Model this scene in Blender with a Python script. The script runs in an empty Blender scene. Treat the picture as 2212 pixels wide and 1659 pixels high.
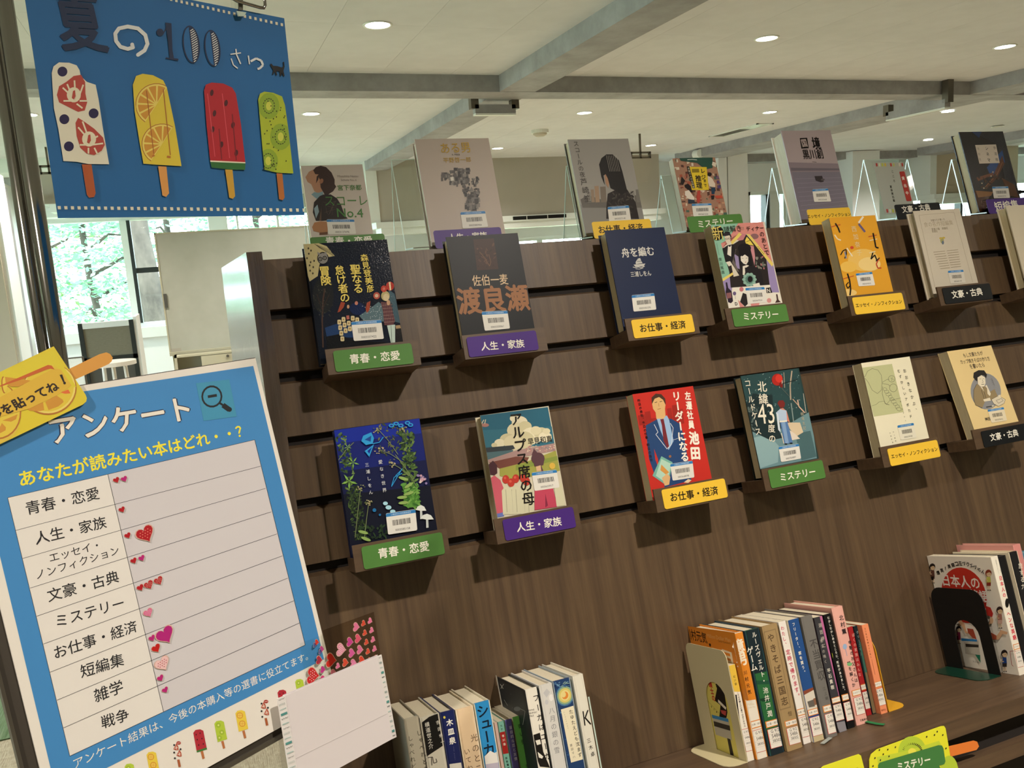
import bpy, math, random
from mathutils import Vector, Matrix
# ------------------------------------------------------------------ camera, world, exposure
SC = bpy.context.scene
COL = SC.collection
H = 1.42                       # camera height
FOC, CX, CY = 1775.0, 1106.0, 829.5
HC = 1.15                      # ceiling above the camera
def nrm(v): return Vector(v).normalized()
# the display rack's axes seen in camera coordinates (x right, y down, z forward)
cX = nrm((5860-CX, 228-CY, FOC))
cY = Vector((425-CX, 590-CY, FOC)); cY = (cY - cX*cY.dot(cX)).normalized()
cZ = cX.cross(cY)
if cZ.y > 0: cZ = -cZ
cam_d = bpy.data.cameras.new('camera'); cam = bpy.data.objects.new('camera', cam_d); COL.objects.link(cam)
R = Matrix(((cX.x, -cX.y, -cX.z), (cY.x, -cY.y, -cY.z), (cZ.x, -cZ.y, -cZ.z)))
cam.matrix_world = Matrix.Translation((0, 0, H)) @ R.to_4x4()
cam_d.sensor_width = 36; cam_d.lens = 36*FOC/2212; cam_d.clip_start = .05; cam_d.clip_end = 200
SC.camera = cam
SC.view_settings.view_transform = 'Standard'; SC.view_settings.look = 'None'
SC.view_settings.gamma = 1; SC.view_settings.use_curve_mapping = False
SC.view_settings.exposure = 0.50
SC.cycles.max_bounces = 7; SC.cycles.diffuse_bounces = 4; SC.cycles.transparent_max_bounces = 16
SC.cycles.use_denoising = True; SC.cycles.sample_clamp_indirect = 6
W = bpy.data.worlds.new('world'); SC.world = W; W.use_nodes = True
bg = W.node_tree.nodes['Background']; bg.inputs[0].default_value = (.79, .94, 1.0, 1); bg.inputs[1].default_value = 10.5
# ceiling lamps: (x, y) grid in the room, built with their fittings further down
LROWS = [.17*HC, 3.66*HC, 5.78*HC, 7.68*HC]
LCOLS = [-.80*HC, .87*HC, 2.90*HC, 4.60*HC, 6.57*HC, 8.42*HC]
LAMP_W = 130.0
LAMP_COL = (1.0, .90, .79)
def spot(x, y, z, w, size=2.3, r=.035):
    l = bpy.data.lights.new('downlight_beam', 'SPOT'); l.energy = w; l.color = LAMP_COL; l.spot_size = size; l.spot_blend = .9; l.shadow_soft_size = r
    o = bpy.data.objects.new('downlight_beam', l); COL.objects.link(o); o.location = (x, y, z); return o
# ------------------------------------------------------------------ frames
T = math.radians(17.5)
ct, st = math.cos(T), math.sin(T)
CAM = Vector((0, 0, H))
VX = Vector((1, 0, 0)); VD = Vector((0, ct, -st)); VL = Vector((0, st, ct)); VY = Vector((0, 1, 0)); VZ = Vector((0, 0, 1))
def DF(x, d, l): return CAM + VX*x + VD*d + VL*l          # leaning frame of the rack
TILT = Matrix((VX, VD, VL)).transposed()                  # columns = axes
def ray(px, py):
    c = Vector((px-CX, py-CY, FOC))
    return Vector((c.dot(cX), c.dot(cY), c.dot(cZ)))
def at(px, py, Y):                                        # point of the plane y = Y behind a photo point
    r = ray(px, py); return CAM + r*(Y/r.y)
def atc(px, py, h=HC):
    r = ray(px, py); return CAM + r*(h/r.z)
class Plane:
    """a flat surface: origin, two in-plane axes, outward normal; photo points are traced onto it"""
    def __init__(s, P0, U, V):
        s.P0, s.U, s.V = Vector(P0), nrm(U), nrm(V); s.N = s.U.cross(s.V).normalized()
        if s.N.dot(CAM - s.P0) < 0: s.N = -s.N
    def uv(s, px, py):
        r = ray(px, py); k = (s.P0-CAM).dot(s.N)/r.dot(s.N); q = CAM + r*k - s.P0
        return q.dot(s.U), q.dot(s.V)
    def P(s, u, v, off=0.0): return s.P0 + s.U*u + s.V*v + s.N*off
def dplane(d): return Plane(DF(0, d, 0), VX, VL)
def xplane(x): return Plane(DF(x, 0, 0), VD, VL)
# ------------------------------------------------------------------ colour and materials
def lin(c): return c/12.92 if c <= .04045 else ((c+.055)/1.055)**2.4
def C(h, g=1.0):
    h = h.lstrip('#'); return tuple(lin(int(h[i:i+2], 16)/255)*g for i in (0, 2, 4)) + (1.0,)
M = {}
def mat(name, col=None, rough=.6, metal=0, attr=False, coat=0, bump=None, emis=None, spec=.5, noise=None):
    m = bpy.data.materials.new(name); m.use_nodes = True; nt = m.node_tree; b = nt.nodes['Principled BSDF']
    b.inputs['Roughness'].default_value = rough; b.inputs['Metallic'].default_value = metal
    b.inputs['Specular IOR Level'].default_value = spec
    if coat: b.inputs['Coat Weight'].default_value = coat; b.inputs['Coat Roughness'].default_value = .12
    if col: b.inputs['Base Color'].default_value = C(col) if isinstance(col, str) else col
    if attr:
        a = nt.nodes.new('ShaderNodeAttribute'); a.attribute_name = 'Col'; nt.links.new(a.outputs['Color'], b.inputs['Base Color'])
    if emis: b.inputs['Emission Color'].default_value = emis[0]; b.inputs['Emission Strength'].default_value = emis[1]
    if noise or bump:
        tc = nt.nodes.new('ShaderNodeTexCoord')
    if noise:   # (c1, c2, scale vector, detail)
        mp = nt.nodes.new('ShaderNodeMapping'); mp.inputs['Scale'].default_value = noise[2]
        n = nt.nodes.new('ShaderNodeTexNoise'); n.inputs['Scale'].default_value = 1; n.inputs['Detail'].default_value = noise[3]; n.inputs['Roughness'].default_value = .65
        r = nt.nodes.new('ShaderNodeValToRGB'); r.color_ramp.elements[0].position = .3; r.color_ramp.elements[1].position = .72
        r.color_ramp.elements[0].color = C(noise[0]); r.color_ramp.elements[1].color = C(noise[1])
        nt.links.new(tc.outputs['Object'], mp.inputs[0]); nt.links.new(mp.outputs[0], n.inputs['Vector'])
        nt.links.new(n.outputs[0], r.inputs[0]); nt.links.new(r.outputs[0], b.inputs['Base Color'])
    if bump:    # (scale vector, strength, distance)
        mp = nt.nodes.new('ShaderNodeMapping'); mp.inputs['Scale'].default_value = bump[0]
        n = nt.nodes.new('ShaderNodeTexNoise'); n.inputs['Scale'].default_value = 1; n.inputs['Detail'].default_value = 3
        bp = nt.nodes.new('ShaderNodeBump'); bp.inputs['Strength'].default_value = bump[1]; bp.inputs['Distance'].default_value = bump[2]
        nt.links.new(tc.outputs['Object'], mp.inputs[0]); nt.links.new(mp.outputs[0], n.inputs['Vector'])
        nt.links.new(n.outputs[0], bp.inputs['Height']); nt.links.new(bp.outputs[0], b.inputs['Normal'])
        if coat: nt.links.new(bp.outputs[0], b.inputs['Coat Normal'])
    M[name] = m; return m
def glass(name, tint, ior=1.45, rough=.02, k=.9):
    m = bpy.data.materials.new(name); m.use_nodes = True; nt = m.node_tree; nt.nodes.clear()
    o = nt.nodes.new('ShaderNodeOutputMaterial'); t = nt.nodes.new('ShaderNodeBsdfTransparent'); g = nt.nodes.new('ShaderNodeBsdfGlossy'); mx = nt.nodes.new('ShaderNodeMixShader'); f = nt.nodes.new('ShaderNodeFresnel')
    t.inputs[0].default_value = tint; g.inputs['Roughness'].default_value = rough; f.inputs[0].default_value = ior
    gm = nt.nodes.new('ShaderNodeNewGeometry'); mt = nt.nodes.new('ShaderNodeMath'); mt.operation = 'SUBTRACT'; mt.use_clamp = True; nt.links.new(f.outputs[0], mt.inputs[0]); nt.links.new(gm.outputs['Backfacing'], mt.inputs[1]); nt.links.new(mt.outputs[0], mx.inputs[0]); nt.links.new(t.outputs[0], mx.inputs[1]); nt.links.new(g.outputs[0], mx.inputs[2]); nt.links.new(mx.outputs[0], o.inputs[0])
    M[name] = m; return m
WD1, WD2 = '4b3a2b', '69543c'
mat('wood_upright', rough=.42, noise=(WD1, WD2, (95, 60, 3.2), 5), bump=((200, 100, 8), .25, .0006))
mat('wood_along', rough=.45, noise=(WD1, '644f39', (3.2, 95, 60), 5), bump=((8, 200, 100), .25, .0006))
mat('wood_laminate', rough=.26, noise=('3f342c', '584a3e', (60, 60, 3), 4), bump=((240, 240, 9), .5, .0009), coat=.8)
mat('groove_dark', '1a130e', .8)
mat('print_gloss', attr=True, rough=.42, bump=((260, 260, 260), .08, .0003), spec=.28)
mat('print_film', attr=True, rough=.13, bump=((420, 420, 420), .5, .0006), spec=.3)
mat('print_matte', attr=True, rough=.62)
mat('page_edge', rough=.8, noise=('b9ab84', 'd8cba6', (500, 3000, 30), 2))
mat('page_edge_white', rough=.8, noise=('cfc4a8', 'e6dcc4', (500, 3000, 30), 2))
mat('plastic_sheet', attr=True, rough=.4)
mat('chrome', '9a9792', .12, 1.0)
mat('steel_edge', '6f6a60', .4, .8)
mat('enamel_cream', 'cfc49c', .38)
mat('enamel_yellow', 'e3aa2c', .35)
mat('enamel_green', '12382a', .3)
mat('enamel_green_shade', '050606', .6)  # green bookend's upright, its shaded side put into the colour
mat('ceiling_board', rough=.9, noise=('d3d7da', 'dde1e4', (3, 3, 3), 3), bump=((120, 120, 120), .12, .002))
mat('beam_paint', rough=.7, noise=('8c8c8c', 'a9abad', (5, 5, 5), 5), bump=((14, 14, 14), .3, .01))
mat('wall_white', 'e4eaea', .8)
mat('wall_beige', 'b8ad98', .85)
mat('wall_pale', 'e6ecea', .8)
mat('trim_white', 'dfe6e2', .5)
mat('blind_fabric', rough=.9, noise=('aaa69a', 'b0aca0', (2, 2, 2), 2))
mat('blind_beige', 'bdb29c', .9)
mat('dark_frame', '1b2422', .5)
mat('board_white', rough=.35, noise=('a9aca0', 'b6b9ae', (3, 3, 3), 3))
mat('cream_steel', 'b9b7a0', .5)
mat('grey_mesh', rough=.9, noise=('74715f', '7f7c6b', (40, 40, 200), 2))
mat('dark_panel', '4c4c46', .7)
mat('tabletop', 'dcd9d0', .35)
mat('lamp_on', 'ffffff', .5, emis=((1, .93, .80, 1), 14))
mat('lamp_off', 'b9b4a4', .5)
mat('carpet', rough=1, noise=('978b74', 'b8ab92', (60, 60, 60), 4), bump=((260, 30, 200), .6, .004))
mat('carpet_green', rough=1, noise=('3f5a30', '77896a', (90, 6, 20), 4), bump=((260, 30, 200), .6, .004))
mat('bark', rough=.95, noise=('2e2824', '5f554c', (4, 4, 2), 5))
mat('leaf', rough=.6, noise=('4a7040', '7f9c60', (1.2, 1.2, 1.2), 3))
mat('leaf_blue', rough=.6, noise=('68987c', 'aad0b4', (1.2, 1.2, 1.2), 3))
mat('ground_out', rough=1, noise=('8a9070', '9aa57c', (1, 1, 1), 3))
glass('glass_pane', (.96, .99, .99, 1))
glass('acrylic', (.97, .985, .975, 1), 1.49)
mat('acrylic_rim', 'c8dcd0', .15, spec=1)  # pale colour stands in for light shining along acrylic edges
glass('cellophane', (.80, .76, .70, 1), 1.3)
mat('black_hole', '060606', .9)
mat('cord_green', '1f7a45', .6)
mat('cord_grey', '9aa09a', .5)
# ------------------------------------------------------------------ glyph outlines
_G = {}
def glyph(s, res=2):
    key = s
    if key in _G: return _G[key]
    c = bpy.data.curves.new('g', 'FONT'); c.body = s; c.resolution_u = res
    o = bpy.data.objects.new('g', c); m = bpy.data.meshes.new_from_object(o)
    vs = [(v.co.x, v.co.y) for v in m.vertices]; fs = [tuple(p.vertices) for p in m.polygons]
    bpy.data.objects.remove(o); bpy.data.curves.remove(c); bpy.data.meshes.remove(m)
    _G[key] = (vs, fs); return _G[key]
# ------------------------------------------------------------------ mesh builder (world coordinates)
class MB:
    def __init__(s, m): s.v = []; s.f = []; s.c = []; s.mi = []; s.mats = [m]; s.lay = 0; s.cur = 0
    def use(s, m):
        if m not in s.mats: s.mats.append(m)
        s.cur = s.mats.index(m); return s
    def face(s, pts, col=(1, 1, 1, 1)):
        n = len(s.v); s.v += [Vector(p) for p in pts]; s.f.append(tuple(range(n, n+len(pts)))); s.c.append(col); s.mi.append(s.cur)
    def mesh(s, pts, faces, col=(1, 1, 1, 1)):
        n = len(s.v); s.v += [Vector(p) for p in pts]
        for f in faces: s.f.append(tuple(i+n for i in f)); s.c.append(col); s.mi.append(s.cur)
    def hexa(s, p, col=(1, 1, 1, 1)):                     # 8 corners: bottom ring then top ring
        s.mesh(p, [(3, 2, 1, 0), (4, 5, 6, 7), (0, 1, 5, 4), (1, 2, 6, 5), (2, 3, 7, 6), (3, 0, 4, 7)], col)
    def boxv(s, o, a, b, c, col=(1, 1, 1, 1)):
        o = Vector(o); s.hexa([o, o+a, o+a+b, o+b, o+c, o+a+c, o+a+b+c, o+b+c], col)
    def dbox(s, x0, x1, d0, d1, l0, l1, col=(1, 1, 1, 1)): s.boxv(DF(x0, d0, l0), VX*(x1-x0), VD*(d1-d0), VL*(l1-l0), col)
    def box(s, x0, x1, y0, y1, z0, z1, col=(1, 1, 1, 1)): s.boxv((x0, y0, z0), VX*(x1-x0), VY*(y1-y0), VZ*(z1-z0), col)
    def slab(s, outline, off, col=(1, 1, 1, 1)):          # outline of world points extruded by vector off
        a = [Vector(p) for p in outline]; b = [p+off for p in a]; n = len(a)
        s.mesh(a+b, [tuple(range(n)), tuple(range(2*n-1, n-1, -1))] + [(i, n+i, n+(i+1) % n, (i+1) % n) for i in range(n)], col)
    def tube(s, pts, r, n=10, col=(1, 1, 1, 1), cap=True, rad=None):
        pts = [Vector(p) for p in pts]; rings = []
        for i, p in enumerate(pts):
            t = (pts[min(i+1, len(pts)-1)] - pts[max(i-1, 0)]).normalized(); a = t.orthogonal().normalized() if i == 0 else (prev - t*prev.dot(t)).normalized(); prev = a; b = t.cross(a)
            rr = rad[i] if rad else r
            rings.append([p + (a*math.cos(2*math.pi*k/n) + b*math.sin(2*math.pi*k/n))*rr for k in range(n)])
        fs = []
        for i in range(len(rings)-1):
            for k in range(n): fs.append((i*n+k, i*n+(k+1) % n, (i+1)*n+(k+1) % n, (i+1)*n+k))
        if cap: fs += [tuple(range(n-1, -1, -1)), tuple(range((len(rings)-1)*n, len(rings)*n))]
        s.mesh([q for r_ in rings for q in r_], fs, col)
    def disc(s, c, ax, ay, r, n=24, col=(1, 1, 1, 1)): s.face([Vector(c)+ax*(r*math.cos(2*math.pi*k/n))+ay*(r*math.sin(2*math.pi*k/n)) for k in range(n)], col)
    def obj(s, name, parent=None, smooth=False, **props):
        me = bpy.data.meshes.new(name); inv = parent_inv(parent)
        me.from_pydata([inv @ v for v in s.v], [], s.f)
        for m in s.mats: me.materials.append(M[m])
        me.polygons.foreach_set('material_index', s.mi)
        at_ = me.color_attributes.new('Col', 'FLOAT_COLOR', 'CORNER')
        buf = []
        for f, c in zip(s.f, s.c): buf += list(c)*len(f)
        at_.data.foreach_set('color', buf)
        if smooth: me.polygons.foreach_set('use_smooth', [True]*len(s.f))
        me.update()
        o = bpy.data.objects.new(name, me); COL.objects.link(o)
        if parent: o.parent = parent
        for k, v in props.items(): o[k] = v
        return o
_MW = {}
def parent_inv(p):
    if p is None: return Matrix.Identity(4)
    return _MW[p.name].inverted() if p.name in _MW else parent_inv(p.parent)
def empty(name, loc, label, cat, group=None, tilt=False, rot=None):
    o = bpy.data.objects.new(name, None); COL.objects.link(o); o.empty_display_size = .05
    m = Matrix.Translation(loc) @ (TILT.to_4x4() if tilt else (rot.to_4x4() if rot else Matrix.Identity(4)))
    o.matrix_world = m; _MW[o.name] = m
    o['label'] = label; o['category'] = cat
    if group: o['group'] = group
    return o
def thing(o, label, cat, group=None):
    o['label'] = label; o['category'] = cat
    if group: o['group'] = group
    return o
def struct(o): o['kind'] = 'structure'; return o
# ------------------------------------------------------------------ flat print traced on a surface
def clip(poly, b):
    for ax, lim, sg in ((0, b[0], 1), (0, b[1], -1), (1, b[2], 1), (1, b[3], -1)):
        out = []
        for i, p in enumerate(poly):
            q = poly[(i+1) % len(poly)]; ip = (p[ax]-lim)*sg >= 0; iq = (q[ax]-lim)*sg >= 0
            if ip: out.append(p)
            if ip != iq:
                t = (lim-p[ax])/(q[ax]-p[ax]); out.append((p[0]+(q[0]-p[0])*t, p[1]+(q[1]-p[1])*t))
        poly = out
        if len(poly) < 3: return []
    return poly
def clip_convex(poly, cp):
    n = len(cp); sg = sum(cp[i][0]*cp[(i+1) % n][1]-cp[(i+1) % n][0]*cp[i][1] for i in range(n))
    if sg < 0: cp = cp[::-1]
    for i in range(n):
        a, b = cp[i], cp[(i+1) % n]; f = lambda p: (b[0]-a[0])*(p[1]-a[1])-(b[1]-a[1])*(p[0]-a[0]); out = []
        for j, p in enumerate(poly):
            q = poly[(j+1) % len(poly)]; fp, fq = f(p), f(q)
            if fp >= 0: out.append(p)
            if (fp >= 0) != (fq >= 0): t = fp/(fp-fq); out.append((p[0]+(q[0]-p[0])*t, p[1]+(q[1]-p[1])*t))
        poly = out
        if len(poly) < 3: return []
    return poly
class Art:
    """prints onto plane pl of builder mb; positions are read in a zoomed view (ox, oy, scale) of the photograph"""
    def __init__(s, mb, pl, view, bounds=None, base=.0001, step=.000012):
        s.mb, s.pl, s.view, s.b, s.o, s.step, s.tr, s.cp = mb, pl, view, bounds, base, step, None, None
    def m(s, p):
        if s.tr:
            u, v = s.tr[0].uv(s.view[0]+p[0]/s.view[2], s.view[1]+p[1]/s.view[2]); return u, v+s.tr[1]
        return s.pl.uv(s.view[0]+p[0]/s.view[2], s.view[1]+p[1]/s.view[2])
    def within(s, *pts): s.cp = [s.m(q) for q in pts] if pts else None; return s
    def up(s): s.o += s.step if s.o < .0012 else min(s.step, 8e-6); return s.o
    def fine(s, k=1): s.step = 2e-6 if k else 1.2e-5; s.o += 1.2e-5; return s
    def _f(s, uv, c, o):
        if s.b: uv = clip(uv, s.b)
        if s.cp and len(uv) > 2: uv = clip_convex(uv, s.cp)
        if len(uv) < 3: return
        a = sum(uv[i][0]*uv[(i+1) % len(uv)][1]-uv[(i+1) % len(uv)][0]*uv[i][1] for i in range(len(uv)))
        if (a < 0) == (s.pl.U.cross(s.pl.V).dot(s.pl.N) > 0): uv = uv[::-1]
        s.mb.face([s.pl.P(u, v, o) for u, v in uv], c)
    def p(s, c, *pts):
        s._f([s.m(q) for q in pts], C(c), s.up()); return s
    def e(s, c, x, y, rx, ry=None, rot=0, n=18):
        ry = ry or rx; cr, sr = math.cos(rot), math.sin(rot)
        pts = [(x+rx*math.cos(a)*cr-ry*math.sin(a)*sr, y+rx*math.cos(a)*sr+ry*math.sin(a)*cr) for a in [2*math.pi*k/n for k in range(n)]]
        s._f([s.m(q) for q in pts], C(c), s.up()); return s
    def l(s, c, w, *pts):
        o = s.up()
        for a, b in zip(pts[:-1], pts[1:]):
            dx, dy = b[0]-a[0], b[1]-a[1]; k = math.hypot(dx, dy) or 1; nx, ny = -dy/k*w/2, dx/k*w/2
            s._f([s.m(q) for q in ((a[0]+nx, a[1]+ny), (b[0]+nx, b[1]+ny), (b[0]-nx, b[1]-ny), (a[0]-nx, a[1]-ny))], C(c), o)
        return s
    def _glyphs(s, vs, fs, fn, c, bold=0):
        offs = [(0, 0)] if not bold else [(bold, 0), (-bold, 0), (0, bold), (0, -bold)]
        for i, (ox, oy) in enumerate(offs):
            s.mb.mesh([s.pl.P(*fn(x+ox, y+oy), s.o+i*9e-6) for x, y in vs], fs, c)
    def h(s, t, p0, p1, c, bold=0, ky=1.0):
        """horizontal writing, ink from p0 (left middle) to p1 (right middle)"""
        vs, fs = glyph(t)
        if not vs: return s
        x0 = min(v[0] for v in vs); x1 = max(v[0] for v in vs); y0 = min(v[1] for v in vs); y1 = max(v[1] for v in vs); ym = (y0+y1)/2
        a, b = s.m(p0), s.m(p1); k = math.hypot(b[0]-a[0], b[1]-a[1])/(x1-x0); ex = ((b[0]-a[0])/(x1-x0), (b[1]-a[1])/(x1-x0)); ey = (-ex[1]*ky, ex[0]*ky)
        if s.pl.U.cross(s.pl.V).dot(s.pl.N) < 0: ey = (ex[1]*ky, -ex[0]*ky)
        s.up(); s._glyphs(vs, fs, lambda x, y: (a[0]+ex[0]*(x-x0)+ey[0]*(y-ym), a[1]+ex[1]*(x-x0)+ey[1]*(y-ym)), C(c), bold); s.o += 2.7e-5 if bold else 0; return s
    def v(s, t, p0, p1, c, ks=1.0, bold=0, kx=1.0):
        """vertical writing, cells from p0 (top middle) to p1 (bottom middle)"""
        a, b = s.m(p0), s.m(p1); n = len(t); L = math.hypot(b[0]-a[0], b[1]-a[1]); dx, dy = (b[0]-a[0])/L, (b[1]-a[1])/L; cell = L/n; sz = cell*ks
        s.up(); rx, ry = -dy, dx                    # right of the reading direction (downwards) in u, v
        if s.pl.U.cross(s.pl.V).dot(s.pl.N) < 0: rx, ry = dy, -dx
        for i, ch in enumerate(t):
            if ch in ' 　': continue
            vs, fs = glyph(ch); cx, cy = a[0]+dx*cell*(i+.5), a[1]+dy*cell*(i+.5)
            if ch in 'ー（）': vs = [(y-.38+.5, .38-(x-.5)) for x, y in vs]
            ox = .5
            if ord(ch) < 256: ox = (min(v[0] for v in vs)+max(v[0] for v in vs))/2
            px_, py_ = (.55, .55) if ch in '、。' else ((.1, .08) if ch in 'っゃゅょッャュョィ' else (0, 0))
            s._glyphs(vs, fs, lambda x, y: (cx+(rx*(x-ox+px_)*kx-dx*(y-.38+py_))*sz, cy+(ry*(x-ox+px_)*kx-dy*(y-.38+py_))*sz), C(c), bold)
        s.o += 2.7e-5 if bold else 0
        return s
def rrect(pl, q, r, n=4):
    """rounded quad: q four (u, v) corners in order"""
    out = []
    for i in range(4):
        p = Vector(q[i]); a = Vector(q[i-1])-p; b = Vector(q[(i+1) % 4])-p; a.normalize(); b.normalize()
        c = p+(a+b)*r
        for k in range(n+1):
            t = math.pi/2*k/n; out.append(tuple(c - b*r*math.cos(t) - a*r*math.sin(t)))
    return out
# ================================================================== THE ROOM
def bx(name, m, x0, x1, y0, y1, z0, z1, parent=None, st=True):
    b = MB(m); b.box(x0, x1, y0, y1, z0, z1); o = b.obj(name, parent)
    if st and parent is None: struct(o)
    return o
ZC = H+HC
XL, XR, YF, YB, YW = -4.2, 17.5, -3.2, 9.8, 10.7
fl = bx('floor', 'carpet', XL, XR, YF, YW, -.05, 0)
for i, (x0, x1, y0, y1) in enumerate([(-2.4, -.5, 2.85, 3.42), (-2.9, -1.6, 4.4, 6.0), (2.2, 4.4, 4.0, 4.6)]):
    bx('carpet_tile', 'carpet_green', x0, x1, y0, y1, -.002, .004, fl)
ce = bx('ceiling', 'ceiling_board', XL, XR, YF, YW, ZC+.008, ZC+.1)
b = MB('ceiling_board'); b.box(0, .4535, 0, .9085, ZC, ZC+.0075); pan0 = b.obj('ceiling_panel', ce)
first = True
for i in range(-6, 14):
    for j in range(0, 9):
        x, y = .79+.455*i, 2.39+.91*j
        if y+.9 > YB: continue
        o = pan0 if first else pan0.copy()
        if not first: COL.objects.link(o); o.parent = ce
        first = False; o.location = (x, y, 0)
# crossing beams
PY0, PY1 = 4.58*HC, 4.78*HC
PZ = H + .908*HC
struct(bx('beam_cross', 'beam_paint', XL, XR, PY0, PY1, PZ, ZC+.01))
for x0, x1 in ((-2.25*HC, -2.03*HC), (1.765*HC, 1.985*HC), (5.42*HC, 5.86*HC), (9.15*HC, 9.6*HC)):
    struct(bx('beam_long', 'beam_paint', x0, x1, YF, YB, PZ+.002, ZC+.01))
p2 = atc(1900, 327)
struct(bx('beam_far', 'beam_paint', 5.86*HC, XR, p2.y, p2.y+.25, PZ+.004, ZC+.01))
# back wall with its window openings: (x from photo column, bottom row, top row)
def Xc(px, py, Y=YW): return at(px, py, Y).x
def Zc(px, py, Y=YW): return at(px, py, Y).z
zb = Zc(130, 722)
opens = [(Xc(66, 600), Xc(745, 480), zb, Zc(100, 474)), (Xc(1080, 520), Xc(1430, 500), zb, Zc(1150, 512)), (Xc(1617, 450), Xc(1700, 450), zb, Zc(1630, 414)), (Xc(1960, 500), XR-.6, zb, Zc(1630, 414))]
wb = MB('wall_pale'); xs = XL
for x0, x1, z0, z1 in opens:
    wb.box(xs, x0, YW, YW+.2, 0, ZC+.1); wb.box(x0, x1, YW, YW+.2, 0, z0); wb.box(x0, x1, YW, YW+.2, z1, ZC+.1); xs = x1
wb.box(xs, XR, YW, YW+.2, 0, ZC+.1); struct(wb.obj('wall_back'))
wl = MB('wall_beige'); LW = [(2.4, 5.2), (5.9, 9.2)]; ys = YF     # the window side of the room, left of the view
for y0, y1 in LW: wl.box(XL-.1, XL, ys, y0, 0, ZC+.1); wl.box(XL-.1, XL, y0, y1, 0, .75); wl.box(XL-.1, XL, y0, y1, 2.3, ZC+.1); ys = y1
wl.box(XL-.1, XL, ys, YW+.2, 0, ZC+.1); struct(wl.obj('wall_left'))
for k, (y0, y1) in enumerate(LW):
    f_ = MB('trim_white'); f_.box(XL-.08, XL-.02, y0, y0+.05, .75, 2.3); f_.box(XL-.08, XL-.02, y1-.05, y1, .75, 2.3); f_.box(XL-.08, XL-.02, y0, y1, .75, .8); f_.box(XL-.08, XL-.02, y0, y1, 2.25, 2.3); f_.box(XL-.08, XL-.02, (y0+y1)/2-.03, (y0+y1)/2+.03, .75, 2.3)
    w_ = struct(f_.obj('window_%d' % (k+5))); g_ = MB('glass_pane'); g_.box(XL-.055, XL-.05, y0+.05, y1-.05, .8, 2.25); g_.obj('pane', w_)
struct(bx('wall_right', 'wall_beige', XR, XR+.1, YF, YW+.2, 0, ZC+.1)); struct(bx('wall_front', 'wall_beige', XL-.1, XR+.1, YF-.1, YF, 0, ZC+.1))
# windows: frame bars and panes
def window(n, x0, x1, z0, z1, bars, rails=()):
    f = MB('trim_white'); t = .05
    f.box(x0, x1, YW+.02, YW+.12, z0, z0+t); f.box(x0, x1, YW+.02, YW+.12, z1-t, z1); f.box(x0, x0+t, YW+.02, YW+.12, z0, z1); f.box(x1-t, x1, YW+.02, YW+.12, z0, z1)
    w = struct(f.obj('window_%d' % n))
    for bx0, bx1, m in bars:
        b_ = MB(m); b_.box(bx0, bx1, YW+.0, YW+.13, z0+t, z1-t); b_.obj('mullion', w)
    for rx0, rx1, rz in rails:
        b_ = MB('dark_frame'); b_.box(rx0, rx1, YW+.03, YW+.09, rz, rz+.06); b_.obj('transom', w)
    g = MB('glass_pane'); g.box(x0+t, x1-t, YW+.14, YW+.145, z0+t, z1-t); g.obj('pane', w)
    s_ = MB('trim_white'); s_.box(x0-.1, x1+.1, YW-.12, YW, z0-.12, z0); s_.obj('window_sill', w)
    return w
a, b_, c, d = opens
window(1, *a, bars=[(Xc(256, 474), Xc(271, 474), 'trim_white'), (Xc(271, 474), Xc(279, 474), 'dark_frame'), (Xc(450, 480), Xc(491, 480), 'wall_pale'), (Xc(511, 480), Xc(515, 480), 'trim_white'), (Xc(598, 480), Xc(603, 480), 'trim_white')], rails=[(Xc(279, 588), Xc(450, 588), Zc(300, 590))])
window(2, *b_, bars=[(Xc(1160, 525), Xc(1172, 525), 'trim_white'), (Xc(1300, 525), Xc(1306, 525), 'dark_frame')])
window(3, *c, bars=[(Xc(1655, 450), Xc(1662, 450), 'dark_frame'), (Xc(1664, 450), Xc(1684, 450), 'wall_pale')])
window(4, *d, bars=[(d[0]+1.2*k, d[0]+1.2*k+.05, 'dark_frame') for k in range(1, 4)])
# bulkheads that hold the air conditioning, with black outlet slots
def bulk(n, x0, x1, zb_, slots, m='blind_fabric'):
    b = MB(m); b.box(x0, x1, YB, YB+.12, zb_, ZC+.01); o = struct(b.obj('bulkhead_panel'))
    t_ = MB('trim_white'); t_.box(x0-.06, x1+.06, YB-.03, YB+.5, zb_-.07, zb_); t_.boxv((x0, YB+.0, zb_-.15), VX*(x1-x0), VY*.3, VZ*.08); t_.obj('bulkhead_rail', o)
    for s0, s1 in slots:
        k = MB('black_hole'); k.box(s0, s1, YB-.034, YB-.029, zb_-.055, zb_-.012); k.obj('outlet_slot', o)
    j = MB('trim_white'); j.box(x0-.13, x0-.0, YB-.01, YB+.6, zb_, ZC+.01); j.obj('bulkhead_jamb', o)
    return o
zB = at(1150, 464, YB).z
bulk(1, at(815, 400, YB).x, at(1425, 400, YB).x, zB, [(at(1106, 470, YB).x, at(1135, 470, YB).x), (at(1137, 470, YB).x, at(1180, 470, YB).x), (at(1182, 470, YB).x, at(1221, 466, YB).x)])
bulk(2, at(2022, 380, YB).x, at(2080, 380, YB).x+1.2, at(2050, 418, YB).z, [(at(2175, 410, YB).x, at(2212, 410, YB).x)], 'blind_beige')
bulk(3, at(128, 430, YB).x-.1, at(640, 400, YB).x, at(300, 420, YB).z, [], 'wall_white')
# lower soffit line above the left windows
struct(bx('trim_1', 'trim_white', at(80, 460, YB+.3).x, at(760, 460, YB+.3).x, YB+.3, YB+.55, at(100, 470, YB+.3).z, at(100, 455, YB+.3).z))
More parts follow.
